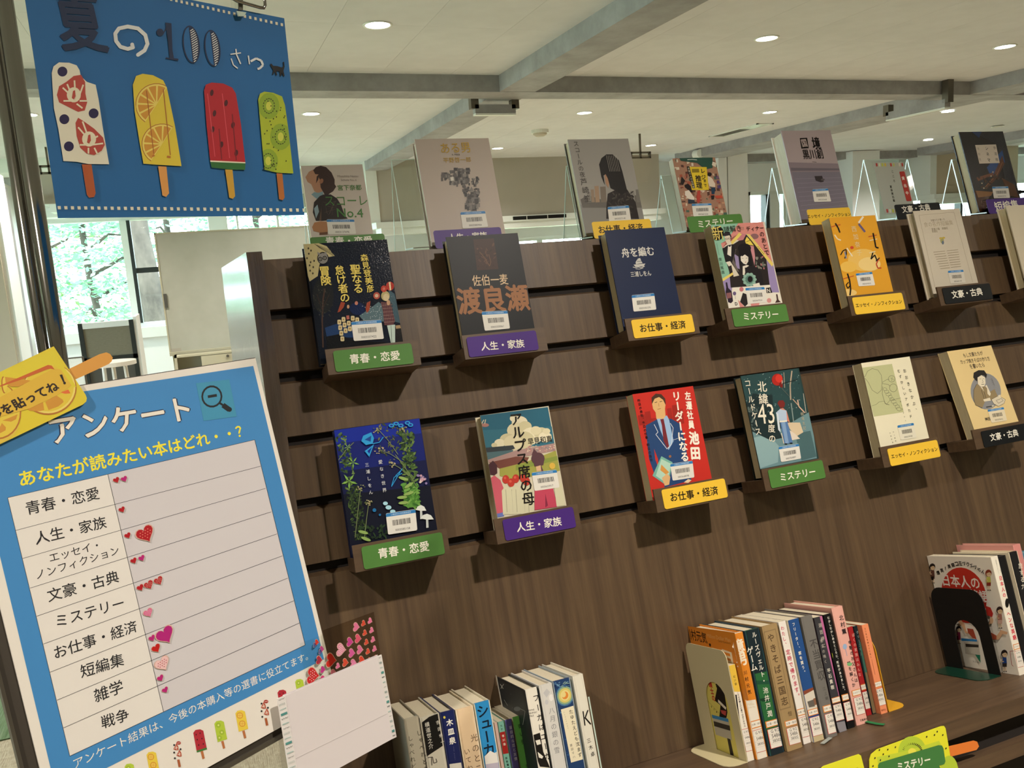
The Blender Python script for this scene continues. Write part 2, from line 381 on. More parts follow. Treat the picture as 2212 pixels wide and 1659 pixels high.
# white pilasters and the wall end at the left
def pil(px0, px1, py, Y, m, z1=ZC, dep=.35, name='pilaster'):
    return struct(bx(name, m, at(px0, py, Y).x, at(px1, py, Y).x, Y, Y+dep, 0, z1))
pil(1553, 1571, 400, 9.4, 'wall_white'); pil(1573, 1616, 400, 9.42, 'wall_white'); pil(1842, 1900, 400, 9.9, 'wall_white')
pil(-260, 0, 550, 6.6, 'wall_beige', dep=.3, name='partition_wall')
pil(1, 14, 560, 6.62, 'wall_pale', at(5, 368, 6.62).z); pil(15, 20, 560, 6.9, 'beam_paint', at(20, 395, 6.9).z); pil(20, 34, 560, 7.2, 'board_white', at(20, 395, 7.2).z); pil(35, 42, 560, 7.5, 'wall_pale', at(35, 412, 7.5).z); pil(43, 62, 560, 7.8, 'board_white', at(60, 412, 7.8).z)
struct(bx('trim_2', 'trim_white', XL, at(105, 365, 8.9).x, 8.9, 9.3, at(60, 372, 8.9).z, ZC))
struct(bx('trim_3', 'beam_paint', XL, at(92, 390, 9.3).x, 9.31, 9.5, at(60, 402, 9.3).z, ZC))
# downlights
def downlight(x, y, lab, on=True):
    r = .062
    e = empty('downlight', (x, y, ZC), lab, 'ceiling light', None)
    t_ = MB('trim_white'); n = 28
    ring = [[Vector((x+rr*math.cos(2*math.pi*k/n), y+rr*math.sin(2*math.pi*k/n), z)) for k in range(n)] for rr, z in ((r+.012, ZC-.001), (r+.010, ZC-.006), (r, ZC-.005), (r-.006, ZC+.006))]
    fs = [(i*n+k, i*n+(k+1) % n, (i+1)*n+(k+1) % n, (i+1)*n+k) for i in range(3) for k in range(n)]
    t_.mesh([p for q in ring for p in q], fs); t_.obj('trim_ring', e, smooth=True)
    d_ = MB('lamp_on' if on else 'lamp_off'); d_.disc((x, y, ZC-.003), VX, -VY, r-.001); d_.obj('lamp_disc', e)
    if on:
        s_ = spot(x, y, ZC-.012, LAMP_W); s_.parent = e; s_.matrix_parent_inverse = parent_inv(e)
    return e
seen = {(1, 1): 'round ceiling light nearest above the tall white-grey book, warm halo around it', (1, 2): 'round ceiling light just right of the hanging blue poster', (0, 2): 'round ceiling light between the chrome pole and the blue poster',
        (2, 1): 'round ceiling light at the top, second in the nearest row', (3, 1): 'round ceiling light at the top right corner of the view', (2, 2): 'round ceiling light just behind the beam crossing bracket',
        (3, 2): 'round ceiling light above the slim ceiling vent', (4, 2): 'round ceiling light right of the right-hand beam, nearer one', (2, 3): 'small far ceiling light right of the tall book with the block head', (3, 3): 'small far ceiling light above the hanging signboard', (5, 3): 'small far ceiling light right of the lilac sea-cover book'}
for j, y in enumerate(LROWS):
    for i, x in enumerate(LCOLS):
        if (i, j) == (4, 3) or (i, j) == (4, 1) or (i, j) == (5, 1): continue
        l_ = seen.get((i, j), 'ceiling light out of view, %s row from the camera, %s from the left' % (('first', 'second', 'third', 'fourth')[j], ('first', 'second', 'third', 'fourth', 'fifth', 'sixth')[i]))
        e = downlight(x, y, l_)
        if (i, j) not in seen: e['group'] = 'ceiling lights out of view'
p_ = atc(2155, 273); downlight(p_.x, p_.y, 'unlit round ceiling fitting above the dark glossy book at the right', False)
# smoke detector, vent, small box
p_ = atc(1166, 281); e = empty('smoke_detector', p_, 'small white smoke detector on the far ceiling left of the grey portrait book', 'smoke detector')
b = MB('trim_white'); b.tube([p_, p_-VZ*.03], .085, 20); b.obj('base', e); b = MB('lamp_off'); b.tube([p_-VZ*.03, p_-VZ*.045, p_-VZ*.06], .06, 20, rad=[.07, .065, .04]); b.obj('sensor_head', e)
v0, v1 = atc(1545, 294), atc(1668, 266)
e = empty('ceiling_vent', (v0.x, v1.y, ZC), 'slim rectangular ceiling vent left of the right-hand beam', 'ceiling vent')
b = MB('trim_white'); x0, x1, y0, y1 = v0.x-.09, v0.x+.12, v1.y, v0.y
b.box(x0, x1, y0, y0+.02, ZC-.01, ZC); b.box(x0, x1, y1-.02, y1, ZC-.01, ZC); b.box(x0, x0+.02, y0, y1, ZC-.01, ZC); b.box(x1-.02, x1, y0, y1, ZC-.01, ZC); b.obj('frame', e)
b = MB('board_white'); b.box(x0+.02, x1-.02, y0+.02, y0+.35, ZC-.006, ZC-.001); b.obj('outlet_cover', e)
b = MB('dark_panel'); b.box(x0+.02, x1-.02, y0+.36, y1-.02, ZC-.004, ZC-.001); b.obj('outlet', e)
p_ = at(1502, 334, 9.3); b = MB('trim_white'); b.tube([p_-VY*.12, p_+VY*.0], .055, 14); thing(b.obj('ceiling_speaker'), 'small white cylindrical fitting high on the far wall beside the beam', 'speaker')
p_ = at(1155, 287, 9.0)
# cable brackets hanging at the beam crossings
def bracket(pts, w, lab):
    e = empty('cable_duct', pts[0], lab, 'cable duct')
    for i, (a_, b2) in enumerate(zip(pts[:-1], pts[1:])):
        d_ = (b2-a_); k = d_.normalized(); side = VY if abs(k.y) < .5 else VX
        up_ = side.cross(k).normalized()
        m_ = MB('steel_edge' if i != 1 else 'beam_paint'); m_.boxv(a_-side*w/2-up_*w/2, d_, side*w, up_*w); m_.obj('duct_leg' if i != 1 else 'duct_run', e)
        if i == 1: m_ = MB('trim_white'); q = min(a_.z, b2.z)-w/2-.014; m_.boxv(Vector((a_.x, a_.y, q))-side*w/2, Vector((d_.x, d_.y, 0)), side*w, VZ*.012); m_.obj('duct_cover', e)
Yd = PY1+.06
A_, B_ = at(1024, 236, Yd), at(1111, 236, Yd); zt = PZ+.02
bracket([Vector((A_.x, Yd, zt)), Vector((A_.x, Yd, A_.z)), Vector((B_.x, Yd, A_.z)), Vector((B_.x, Yd, zt))], .055, 'grey cable duct looping under the left beam crossing')
Y2 = PY0-.05; A_ = at(2047, 222, Y2)
bracket([Vector((A_.x, Y2, ZC)), Vector((A_.x, Y2, A_.z)), Vector((A_.x, Y2+.62, A_.z)), Vector((A_.x, Y2+.62, PZ+.02))], .06, 'grey cable duct bending under the beam at the upper right')
# ceiling-hung notice boards
def hung(cx0, cx1, ytop, ymid, ybot, Y, lab, taper=0):
    e = empty('hanging_board', at(cx0, ytop, Y), lab, 'hanging board'); a0, a1 = at(cx0, ytop, Y), at(cx1, ytop, Y); zm, z2 = at(cx0, ymid, Y).z, at(cx0, ybot, Y).z
    f = MB('steel_edge'); f.box(a0.x, a1.x, Y, Y+.03, a0.z-.02, a0.z); f.box(a0.x, a1.x, Y, Y+.03, zm, zm+.02); f.box(a0.x, a0.x+.02, Y, Y+.03, zm, a0.z); f.box(a1.x-.02, a1.x, Y, Y+.03, zm, a0.z); f.box((a0.x+a1.x)/2-.008, (a0.x+a1.x)/2+.008, Y, Y+.02, zm, ZC); f.obj('hanger_frame', e)
    s_ = MB('blind_fabric'); s_.slab([(a0.x, Y, zm), (a1.x, Y, zm), (a1.x-taper, Y, z2), (a0.x+taper, Y, z2)], VY*.03); s_.obj('board_panel', e)
hung(1362, 1406, 328, 343, 393, 7.9, 'brown tapered board hung from the ceiling behind the grey portrait book', .05)
hung(82, 126, 357, 377, 441, 8.2, 'brown-grey board hung from the ceiling between chrome pole and blue poster')
# whiteboard with the cabinet below
WYB = 7.7
t0 = at(332, 503.5, WYB); b0 = at(367, 764, WYB); x1 = at(740, 480, WYB).x
e = empty('whiteboard', (b0.x, WYB, 0), 'large mobile whiteboard standing in front of the far windows', 'whiteboard')
b = MB('board_white'); b.box(t0.x+.01, x1-.01, WYB, WYB+.03, b0.z+.01, t0.z-.01); b.obj('writing_surface', e)
b = MB('cream_steel'); b.box(t0.x, x1, WYB-.006, WYB+.035, t0.z-.012, t0.z); b.box(t0.x, x1, WYB-.03, WYB+.035, b0.z-.02, b0.z+.012); b.box(t0.x, t0.x+.012, WYB-.006, WYB+.035, b0.z, t0.z); b.box(x1-.012, x1, WYB-.006, WYB+.035, b0.z, t0.z); b.obj('frame', e)
b = MB('dark_panel'); p_ = at(358, 650, WYB); b.box(p_.x-.013, p_.x+.013, WYB-.014, WYB-.006, p_.z-.06, p_.z+.06); b.obj('side_handle', e)
b = MB('blind_fabric'); p_ = at(380, 757, WYB); b.box(p_.x-.04, p_.x+.045, WYB-.002, WYB, p_.z-.018, p_.z+.018); b.obj('maker_plate', e)
for xx in (t0.x+.02, x1-.06):
    b = MB('cream_steel'); b.box(xx, xx+.04, WYB+.036, WYB+.08, .06, b0.z+.3); b.box(xx, xx+.04, WYB-.02, WYB+.45, .02, .06); b.obj('stand_leg', e)
e = empty('cabinet', (at(376, 770, 7.5).x, 7.5, 0), 'low cream cabinet with an open slot under the whiteboard', 'cabinet')
c0 = at(376, 770, 7.5); c1 = at(520, 758, 7.5); cm = at(434, 770, 7.5).x; ct_ = c0.z
b = MB('cream_steel'); b.box(c0.x, c1.x+.5, 7.5, 7.52, 0, ct_-.16); b.box(c0.x, c0.x+.02, 7.5, 7.66, 0, ct_); b.box(c0.x, c1.x+.5, 7.5, 7.66, ct_-.015, ct_); b.box(c0.x, c1.x+.5, 7.64, 7.66, 0, ct_); b.obj('carcass', e)
b = MB('cream_steel'); b.box(cm, c1.x+.48, 7.49, 7.5, ct_-.24, ct_-.02); dr = b.obj('door', e)
b = MB('dark_panel'); p_ = at(492, 769, 7.48); b.tube([p_, p_+VY*.02], .012, 12); b.obj('lock', dr)
# fabric screen, table, wire basket
e = empty('partition_screen', at(180, 800, 6.5), 'grey mesh partition screen in a black frame by the left window', 'screen')
p0 = at(167, 700, 6.5); p1 = at(287, 688, 6.5); q0 = at(175, 778, 6.5)
b = MB('grey_mesh'); b.box(p0.x+.03, p1.x-.03, 6.5, 6.53, q0.z, p0.z-.04); b.obj('mesh_panel', e)
b = MB('trim_white'); b.box(p0.x+.03, p1.x-.03, 6.49, 6.56, p0.z-.04, p0.z); b.obj('top_rail', e)
b = MB('dark_frame'); b.box(p0.x, p0.x+.03, 6.49, 6.56, .1, p0.z); b.box(p1.x-.03, p1.x, 6.49, 6.56, .1, p0.z); b.box(p0.x, p1.x, 6.49, 6.56, q0.z-.02, q0.z+.01); b.obj('frame', e)
b = MB('dark_panel'); b.box(p0.x+.03, p1.x-.03, 6.51, 6.53, .1, q0.z-.02); b.obj('lower_panel', e)
b = MB('wall_white'); b.box(p1.x, p1.x+.02, 6.5, 6.95, .1, p0.z+.02); b.obj('side_panel', e)
e = empty('round_table', at(243, 800, 5.6), 'small white round table in front of the mesh screen', 'table')
p_ = at(246, 789, 5.6); b = MB('tabletop'); b.tube([p_, p_+VZ*.025], .13, 32); b.obj('table_top', e)
for dx, dy in ((-.06, .03), (.06, .03), (0, -.05)): b = MB('tabletop'); b.tube([p_+VX*dx+VY*dy, Vector((p_.x+dx*1.4, p_.y+dy*1.4, .0))], .012, 8); b.obj('leg', e)
e = empty('wire_basket', at(165, 800, 5.5), 'white wire basket stand left of the round table', 'basket')
w0 = at(136, 775, 5.4); w1 = at(183, 800, 5.4)
for k in range(22):
    xx = w0.x+(w1.x-w0.x)*k/21; b = MB('trim_white'); b.box(xx, xx+.004, 5.4, 5.404, w1.z-.32, w0.z); b.obj('wire', e)
for k in range(5):
    z_ = w1.z-.32+(w0.z-w1.z+.32)*k/4; b = MB('steel_edge'); b.box(w0.x, w1.x, 5.397, 5.403, z_-.003, z_+.003); b.obj('rail', e)
for xx in (w0.x, w1.x): b = MB('steel_edge'); b.box(xx-.005, xx+.005, 5.395, 5.405, 0, w0.z); b.obj('leg', e)
# garden outside
struct(bx('ground_outside', 'ground_out', -40, 40, -30, 60, -1.2, -1.0))
random.seed(5)
def tree(x, y, h, r, lab, n, m, tr=.09, c0=.5):
    e = empty('tree', (x, y, -1), lab, 'tree', None)
    pts = [Vector((x+math.sin(k*1.3)*.06, y, -1+h*k/6)) for k in range(7)]
    b = MB('bark'); b.tube(pts, tr, 12, rad=[tr*(1-.08*k) for k in range(7)]); b.obj('trunk', e, smooth=True)
    for k in range(7):
        z = -1+h*(c0-.1+.08*k); a_ = random.uniform(0, 6.28); L = r*random.uniform(.6, 1)
        b = MB('bark'); b.tube([Vector((x, y, z)), Vector((x+math.cos(a_)*L*.5, y+math.sin(a_)*L*.4, z+.25)), Vector((x+math.cos(a_)*L, y+math.sin(a_)*L*.6, z+.2))], .03, 6, rad=[.035, .022, .01]); b.obj('branch', e)
    b = MB(m)
    for k in range(n):
        a_, u_, rr = random.uniform(0, 6.28), random.uniform(0, 1), r*random.random()**.5
        lay = int(u_*7)/7+random.gauss(0, .028)
        cz_ = -1+h*(c0+(1-c0)*lay); c_ = Vector((x+math.cos(a_)*rr*(1.1-lay*.5), y+math.sin(a_)*rr*(1.1-lay*.5), cz_-rr*.12))
        d1 = Vector((random.uniform(-1, 1), random.uniform(-1, 1), random.uniform(-.5, .5))).normalized()*random.uniform(.04, .09); d2 = d1.cross(Vector((random.uniform(-1, 1), random.uniform(-1, 1), 1))).normalized()*.035
        b.face([c_-d1, c_-d2, c_+d1, c_+d2])
    o = b.obj('foliage', e); o['kind'] = 'stuff'
tree(Xc(200, 600, 15), 15, 4.8, 1.25, 'maple tree with layered light green leaves outside the left window', 5200, 'leaf_blue', .07, .30)
tree(Xc(318, 600, 14), 14, 6.0, .9, 'thick mottled tree trunk outside, right of the dark window frame', 900, 'leaf', .22, .62)
tree(Xc(380, 600, 18), 18, 6.2, 1.5, 'blue-green bushy tree outside behind the thick trunk', 4200, 'leaf_blue', .08, .28)
tree(Xc(560, 500, 17), 17, 6.0, 1.5, 'pale green tree outside above the whiteboard', 5200, 'leaf_blue', .08, .35)
tree(Xc(110, 600, 20), 20, 6.0, 1.6, 'far green tree outside at the left edge of the window', 5200, 'leaf', .08, .3)
# ================================================================== THE DISPLAY RACK
DB = 1.345
RX0, RX1 = .1068, 2.7
e = rack = empty('display_rack', DF(RX0, 1.3, -.9), 'long dark wood display rack with slatted leaning front and ledge', 'display rack', tilt=True)
b = MB('groove_dark'); b.dbox(RX0, RX1, DB+.013, DB+.02, -.55, .436); b.obj('slat_backing', e)
gb = [.3545, .2495, .1450, .0440, -.0585]              # lower edges of the slats
GAP = .0155
tops = [.439]+[g-GAP for g in gb]; bots = gb+[-.49]
for i, (t_, q_) in enumerate(zip(tops, bots)):
    b = MB('wood_upright')
    if i: b.hexa([DF(RX0, DB, q_), DF(RX1, DB, q_), DF(RX1, DB+.0135, q_), DF(RX0, DB+.0135, q_), DF(RX0, DB, t_-.004), DF(RX1, DB, t_-.004), DF(RX1, DB+.0135, t_+.002), DF(RX0, DB+.0135, t_+.002)])
    else: b.dbox(RX0, RX1, DB, DB+.0135, q_, t_)
    b.obj('slat' if i < 5 else 'lower_back_panel', e)
zt = DF(0, DB, .439).z
b = MB('wood_along'); b.box(RX0, RX1, DF(0, DB+.0136, .439).y, 2.28, zt-.03, zt-.002); b.obj('top_board', e)
b = MB('groove_dark'); b.box(RX0+.02, RX1, 1.55, 2.2, .05, zt-.031); b.obj('rear_body', e)
# end panel: side outline in the (y, z) plane
f_ = lambda d, l: (DF(0, d, l).y, DF(0, d, l).z)
out = [f_(1.28, .4317), (2.28, H+.0092), (2.28, .0), (f_(1.112, -.49)[0]-.01, .0), f_(1.10, -.60), f_(1.10, -.475), f_(1.28, -.42)]
b = MB('wood_laminate'); b.slab([(.0828 - .010*(max(0, y-1.45)), y, z) for y, z in out], VX*.0236); b.obj('end_panel', e)
# ledge at the bottom, a second board under it
DS = 1.1115
b = MB('wood_along'); b.dbox(RX0, RX1, DS, DB+.013, -.517, -.4905); b.obj('shelf_board', e)
b = MB('groove_dark'); b.dbox(RX0, RX1, DS+.022, DS+.04, -.56, -.517); b.obj('recess_board', e)
b = MB('wood_along'); b.dbox(RX0, RX1, DS, DS+.30, -.579, -.558); b.obj('lower_shelf_board', e)
b = MB('groove_dark'); b.box(RX0, RX1, DF(0, DS+.28, -.57).y, DF(0, DS+.28, -.57).y+.02, .02, DF(0, DS+.3, -.585).z); b.obj('lower_back', e)
# ------------------------------------------------------------------ helpers for prints
SIGN = {'green': '52823f', 'purple': '4a2a80', 'yellow': 'f2c63f', 'black': '15181b'}
def sign_part(parent, x0, x1, l0, l1, d, col, text, view, p0, p1, white=True, bold=.018, th=.0012):
    b = MB('print_gloss'); pl = dplane(d)
    q = [(x0, l0), (x1, l0), (x1, l1), (x0, l1)]
    b.slab([pl.P(u, v) for u, v in rrect(pl, q, .004)], VD*th, C(SIGN[col]))
    if text:
        a_ = Art(b, pl, view); a_.h(text, p0, p1, 'f4f0e2' if white else '201a12', bold)
    return b.obj('category_sign', parent)
def barcode(parent, pl, view, q, num, off=.0006, white='e9e6dd', ht=True, tr=None, post=None):
    """library sticker with blue band, bars and number; q = four photo corners TL, TR, BR, BL"""
    tp, tv = tr or (pl, 0)
    c_ = [Vector(tp.uv(view[0]+p[0]/view[2], view[1]+p[1]/view[2]))+Vector((0, tv)) for p in q]
    P = lambda u, v: (c_[0]*(1-u)+c_[1]*u)*(1-v)+(c_[3]*(1-u)+c_[2]*u)*v
    b = MB('print_gloss'); k = rrect(pl, [tuple(P(0, 1)), tuple(P(1, 1)), tuple(P(1, 0)), tuple(P(0, 0))], .0022, 3)
    o_ = pl.U.cross(pl.V).dot(pl.N) > 0
    def poly(pts, col, of):
        pts = [tuple(p) for p in pts]; s_ = sum(pts[i][0]*pts[(i+1) % len(pts)][1]-pts[(i+1) % len(pts)][0]*pts[i][1] for i in range(len(pts)))
        if (s_ > 0) != o_: pts = pts[::-1]
        b.face([pl.P(p[0], p[1], of) for p in pts], C(col))
    poly(k, white, off); poly([P(.03, .015), P(.97, .015), P(1, .055), P(1, .17), P(0, .17), P(0, .055)], '2f7fc0', off+.00004)
    rnd = random.Random(num); x = .19
    while x < .81:
        w = rnd.choice((.006, .006, .012, .018)); poly([P(x, .36), P(x+w, .36), P(x+w, .62), P(x, .62)], '2a2622', off+.00004); x += w+rnd.choice((.006, .008, .013))
    def txt(t, u0, u1, v, col):
        vs, fs = glyph(t); x0 = min(a[0] for a in vs); x1 = max(a[0] for a in vs); ym = (min(a[1] for a in vs)+max(a[1] for a in vs))/2
        A, B = P(u0, v), P(u1, v); ex = (B-A)/(x1-x0); ey = Vector((-ex.y, ex.x)) if o_ else Vector((ex.y, -ex.x))
        b.mesh([pl.P(*(A+ex*(x-x0)+ey*(y-ym)), off+.00007) for x, y in vs], fs, C(col))
    if ht: txt('小樽商科大学附属図書館', .16, .84, .095, 'cfe4f2')
    txt(num, .26, .76, .84, '3a3632')
    if post: post(b)
    return b.obj('barcode_label', parent)
V = dict(A=(640, 500, 5.185), B=(940, 490, 5.531), C=(1180, 280, 3.318), D=(1500, 470, 6.635), E=(1640, 260, 3.318), L=(680, 820, 3.457), R=(1320, 760, 4.148), S=(1560, 780, 5.721), K=(1800, 720, 4.879),
         T=(620, 280, 5.927), U=(620, 280, 2.86), W=(1360, 280, 6.506), X=(1800, 220, 5.369), G1=(800, 1380, 4.096), G2=(1440, 1260, 3.95), G3=(1980, 1170, 5.353), Q=(1840, 1400, 5.946),
         P=(0, 0, 3.16), N=(0, 740, 3.072), O=(0, 1200, 2.458), HT=(540, 1280, 4.378), J=(0, 740, 7.542), F=(0, 0, 1))
def book_front(lab, x0, x1, l0, l1, d0, d1, base, art, view, bar=None, num='', group=None, hard=True, matn='print_gloss', pm='page_edge', spine=None, barw='e9e6dd', pin=.003, lean=0.0):
    e = empty('book', DF(x0, d0, l0), lab, 'book', group, tilt=True)
    b = MB(matn); t_ = .0022 if hard else .0005; c_ = C(base); sc_ = C(spine) if spine else c_
    b.dbox(x0, x1, d0, d0+t_, l0, l1, c_); b.dbox(x0, x1, d1-t_, d1, l0, l1, sc_); b.dbox(x1-t_, x1, d0+t_, d1-t_, l0, l1, sc_)
    pl = dplane(d0); tr = (Plane(DF(0, d0, l0), VX, VL+VD*lean), l0) if lean else None
    def post(m_):
        if lean: m_.v = [v + VD*(lean*((v-CAM).dot(VL)-l0)) for v in m_.v]
    if art:
        a_ = Art(b, pl, view, bounds=(x0+.0002, x1-.0002, l0, l1)); a_.tr = tr; art(a_)
    post(b); b.obj('cover', e)
    i_ = pin if hard else .0004
    b = MB(pm); b.dbox(x0+i_, x1-t_, d0+t_, d1-t_, l0+i_, l1-i_); post(b); b.obj('pages', e)
    if bar: barcode(e, pl, view, bar, num, off=.0006 if not art else max(.0006, a_.o+.0001), white=barw, tr=tr, post=post)
    return e
# ------------------------------------------------------------------ ledges with category signs, books on them
KD = 1.275
def holder(x0, row, col, text, view, sq, p0, p1, lab, white=True):
    l0, l1 = (.2244, .2652) if row == 1 else (-.0800, -.0395); x1 = x0+.149
    e = empty('book_ledge', DF(x0, KD, l0), lab, 'ledge', None, tilt=True)
    b = MB('wood_along'); b.dbox(x0, x1, KD, KD+.0035, l0, l1); b.obj('front_lip', e)
    b = MB('wood_along'); b.dbox(x0, x1, KD+.0035, DB-.0005, l0, l0+.021); b.obj('ledge_block', e)
    s_ = [dplane(KD-.0015).uv(view[0]+p[0]/view[2], view[1]+p[1]/view[2]) for p in sq]
    sx0, sx1 = (s_[0][0]+s_[3][0])/2, (s_[1][0]+s_[2][0])/2; sl1, sl0 = (s_[0][1]+s_[1][1])/2, (s_[2][1]+s_[3][1])/2
    sign_part(e, sx0, sx1, sl0, sl1, KD-.0015, col, text, view, p0, p1, white)
    return e
HX = [.141, .3165, .5560, .7225, .9510, 1.137]
HX2 = [.139, .318, .549, .727, .946, 1.137]
holder(HX[0]*KD, 1, 'green', '青春・恋愛', V['A'], [(412, 1325), (1292, 1262), (1318, 1475), (440, 1578)], (600, 1430), (1158, 1385), 'wooden ledge with green sign, upper row, under the dark glossy book with gold title')
holder(HX[1]*KD, 1, 'purple', '人生・家族', V['B'], [(375, 1315), (1215, 1240), (1228, 1470), (405, 1560)], (550, 1430), (1062, 1390), 'wooden ledge with purple sign, upper row')
holder(HX[2]*KD, 1, 'yellow', 'お仕事・経済', V['C'], [(612, 1362), (1050, 1322), (1060, 1445), (628, 1503)], (672, 1425), (998, 1395), 'wooden ledge with yellow sign under the plain navy book', False)
holder(HX[3]*KD, 1, 'green', 'ミステリー', V['D'], [(528, 1315), (1322, 1238), (1350, 1490), (575, 1562)], (708, 1420), (1200, 1385), 'wooden ledge with green sign under the pastel manga-style book')
holder(HX[4]*KD, 1, 'yellow', 'エッセイ・ノンフィクション', V['E'], [(668, 1272), (1030, 1232), (1042, 1355), (690, 1392)], (692, 1328), (1022, 1298), 'wooden ledge with yellow sign under the orange-yellow book', False)
holder(HX[5]*KD, 1, 'black', '文豪・古典', V['E'], [(1313, 1205), (1660, 1162), (1668, 1278), (1335, 1320)], (1380, 1250), (1597, 1225), 'wooden ledge with black sign, upper row')
holder(HX2[0]*KD, 2, 'green', '青春・恋愛', V['L'], [(345, 1255), (955, 1133), (966, 1300), (372, 1422)], (475, 1300), (852, 1240), 'wooden ledge with green sign under the blue plant-covered book')
holder(HX2[1]*KD, 2, 'purple', '人生・家族', V['L'], [(1400, 1040), (1935, 955), (1947, 1108), (1425, 1200)], (1508, 1105), (1840, 1055), 'wooden ledge with purple sign, lower row')
holder(HX2[2]*KD, 2, 'yellow', 'お仕事・経済', V['R'], [(453, 1232), (1025, 1135), (1040, 1302), (480, 1415)], (532, 1305), (957, 1240), 'wooden ledge with yellow sign under the red book', False)
holder(HX2[3]*KD, 2, 'green', 'ミステリー', V['S'], [(565, 1350), (1242, 1215), (1275, 1440), (610, 1578)], (722, 1440), (1148, 1365), 'wooden ledge with green sign under the teal painted book')
holder(HX2[4]*KD, 2, 'yellow', 'エッセイ・ノンフィクション', V['K'], [(573, 1222), (1098, 1117), (1127, 1295), (608, 1408)], (612, 1300), (1097, 1218), 'wooden ledge with yellow sign under the cream book with turnip drawing', False)
holder(HX2[5]*KD, 2, 'black', '文豪・古典', V['K'], [(1560, 1045), (2085, 925), (2110, 1100), (1595, 1212)], (1653, 1100), (1945, 1045), 'wooden ledge with black sign, lower row')
holder(1.340*KD, 1, 'purple', '', V['E'], [(1905, 1150), (2270, 1110), (2280, 1225), (1925, 1265)], (0, 0), (1, 0), 'wooden ledge outside the view, next after the upper black sign')
rnd = random.Random(3)
def artA(a):
    a.p('1c2230', (60, 130), (1000, 110), (1220, 1300), (350, 1320))
    a.p('c4b888', (60, 130), (240, 128), (340, 165), (430, 275), (340, 290), (260, 370), (240, 500), (150, 560), (110, 430))
    for k in range(9): a.l('3d3a30', 5, (205+k*22, 140+k*8), (270+k*18, 190+k*11))
    for x, y in ((135, 190), (165, 215), (120, 300), (160, 345), (150, 380), (190, 400), (155, 440), (185, 470), (200, 330), (140, 250)): a.e('4a4538', x, y, 9, 12)
    a.e('1b1c20', 298, 300, 64, 70).e('8d8b88', 298, 302, 56, 60).p('8d8b88', (240, 265), (236, 228), (275, 252)).p('8d8b88', (310, 248), (330, 222), (348, 265)).e('17181a', 268, 310, 24, 24).e('9a9890', 268, 310, 15, 15).e('17181a', 268, 310, 6, 8).e('17181a', 318, 298, 24, 24).e('9a9890', 318, 298, 15, 15).e('17181a', 318, 298, 6, 8)
    a.p('8e5548', (200, 640), (210, 605), (262, 570), (268, 590), (225, 620), (215, 650))
    a.e('25282c', 300, 720, 120, 200); a.l('4c3a34', 16, (300, 1300), (290, 1000), (300, 760), (320, 640)); a.l('3b2f2c', 8, (295, 900), (230, 700)); a.l('3b2f2c', 8, (300, 860), (370, 700))
    a.fine()
    for k in range(60): a.e(rnd.choice(('3c4038', '4a4c44', '33362f')), rnd.uniform(190, 410), rnd.uniform(560, 950), 7, 5, rnd.random()*3)
    a.fine(0); a.p('27406a', (320, 1080), (450, 1035), (640, 1060), (640, 1190), (340, 1180)).p('191b20', (330, 1180), (480, 1150), (640, 1230), (1000, 1240), (1010, 1300), (345, 1320))
    a.e('1c2a50', 685, 865, 88, 72); a.p('5d757e', (705, 945), (830, 860), (920, 790), (1010, 850), (1030, 1010), (760, 1010)).p('48606c', (1030, 650), (1100, 700), (1170, 1030), (1060, 1000))
    for k in range(40): a.e('aebcc0', rnd.uniform(740, 980), rnd.uniform(830, 990), 5, 4)
    a.p('9d4a38', (460, 910), (500, 790), (545, 800), (530, 850), (490, 900)).p('9d4a38', (790, 800), (830, 780), (820, 880), (790, 915), (775, 870)).e('c89a7a', 580, 845, 14, 22).e('c08070', 672, 805, 18, 22)
    a.p('6f4c50', (945, 790), (1050, 800), (1105, 1000), (1085, 1050), (985, 1052), (970, 900))
    for k in range(6): a.l('a98a80', 4, (960+k*4, 830+k*38), (1075+k*5, 820+k*38)); a.l('4a3238', 4, (965+k*20, 800), (995+k*19, 1045))
    a.p('c4d8ce', (1015, 1055), (1105, 1045), (1106, 1250), (1060, 1255)).l('37403c', 4, (1060, 1055), (1068, 1250)).p('2a2a2c', (1108, 1060), (1165, 1055), (1205, 1245), (1112, 1250)).p('b09470', (1110, 1055), (1160, 1050), (1170, 1085), (1115, 1092))
    a.e('b9ae7c', 997, 725, 48, 55).e('d8c8a0', 1005, 740, 34, 42).e('c8a080', 1030, 800, 20, 30)
    a.e('b23a30', 1048, 615, 45, 50).p('e4d4a8', (1035, 570), (1052, 568), (1062, 660), (1045, 662)).e('b8463c', 980, 645, 34, 38).e('d07a6c', 980, 645, 14, 16).e('b45a4c', 898, 722, 37, 40).e('d8b8a0', 898, 722, 20, 20)
    for x, y in ((480, 1018), (490, 1080), (502, 1142), (514, 1205), (527, 988), (538, 1050), (550, 1113), (586, 1030), (598, 1092), (630, 975), (680, 993)): a.p('d6c79a', (x-20, y-22), (x-12, y-27), (x+14, y-27), (x+21, y-20), (x+23, y+20), (x+15, y+27), (x-12, y+27), (x-20, y+20)).p('a8834e', (x-8, y-8), (x+8, y-9), (x+9, y+8), (x-7, y+9))
    a.p('b46a60', (558, 945), (590, 942), (595, 985), (563, 990))
    g = 'ecd772'; a.v('聖なる', (652, 372), (700, 695), g, 1.08, .02).v('怠け者の', (475, 385), (552, 795), g, 1.08, .02).v('冒険', (308, 392), (336, 605), g, 1.08, .02).v('森見登美彦', (752, 255), (835, 685), g, 1.0, .015)
book_front('dark glossy book with a cat, lanterns and vertical gold title, on the upper ledge row', .133*1.3, .238*1.3, .2465, .342*1.3, 1.295, 1.32, '141a26', artA, V['A'], [(612, 1015), (948, 990), (980, 1205), (643, 1230)], '0003337422', matn='print_film', group='books on the upper ledge row')
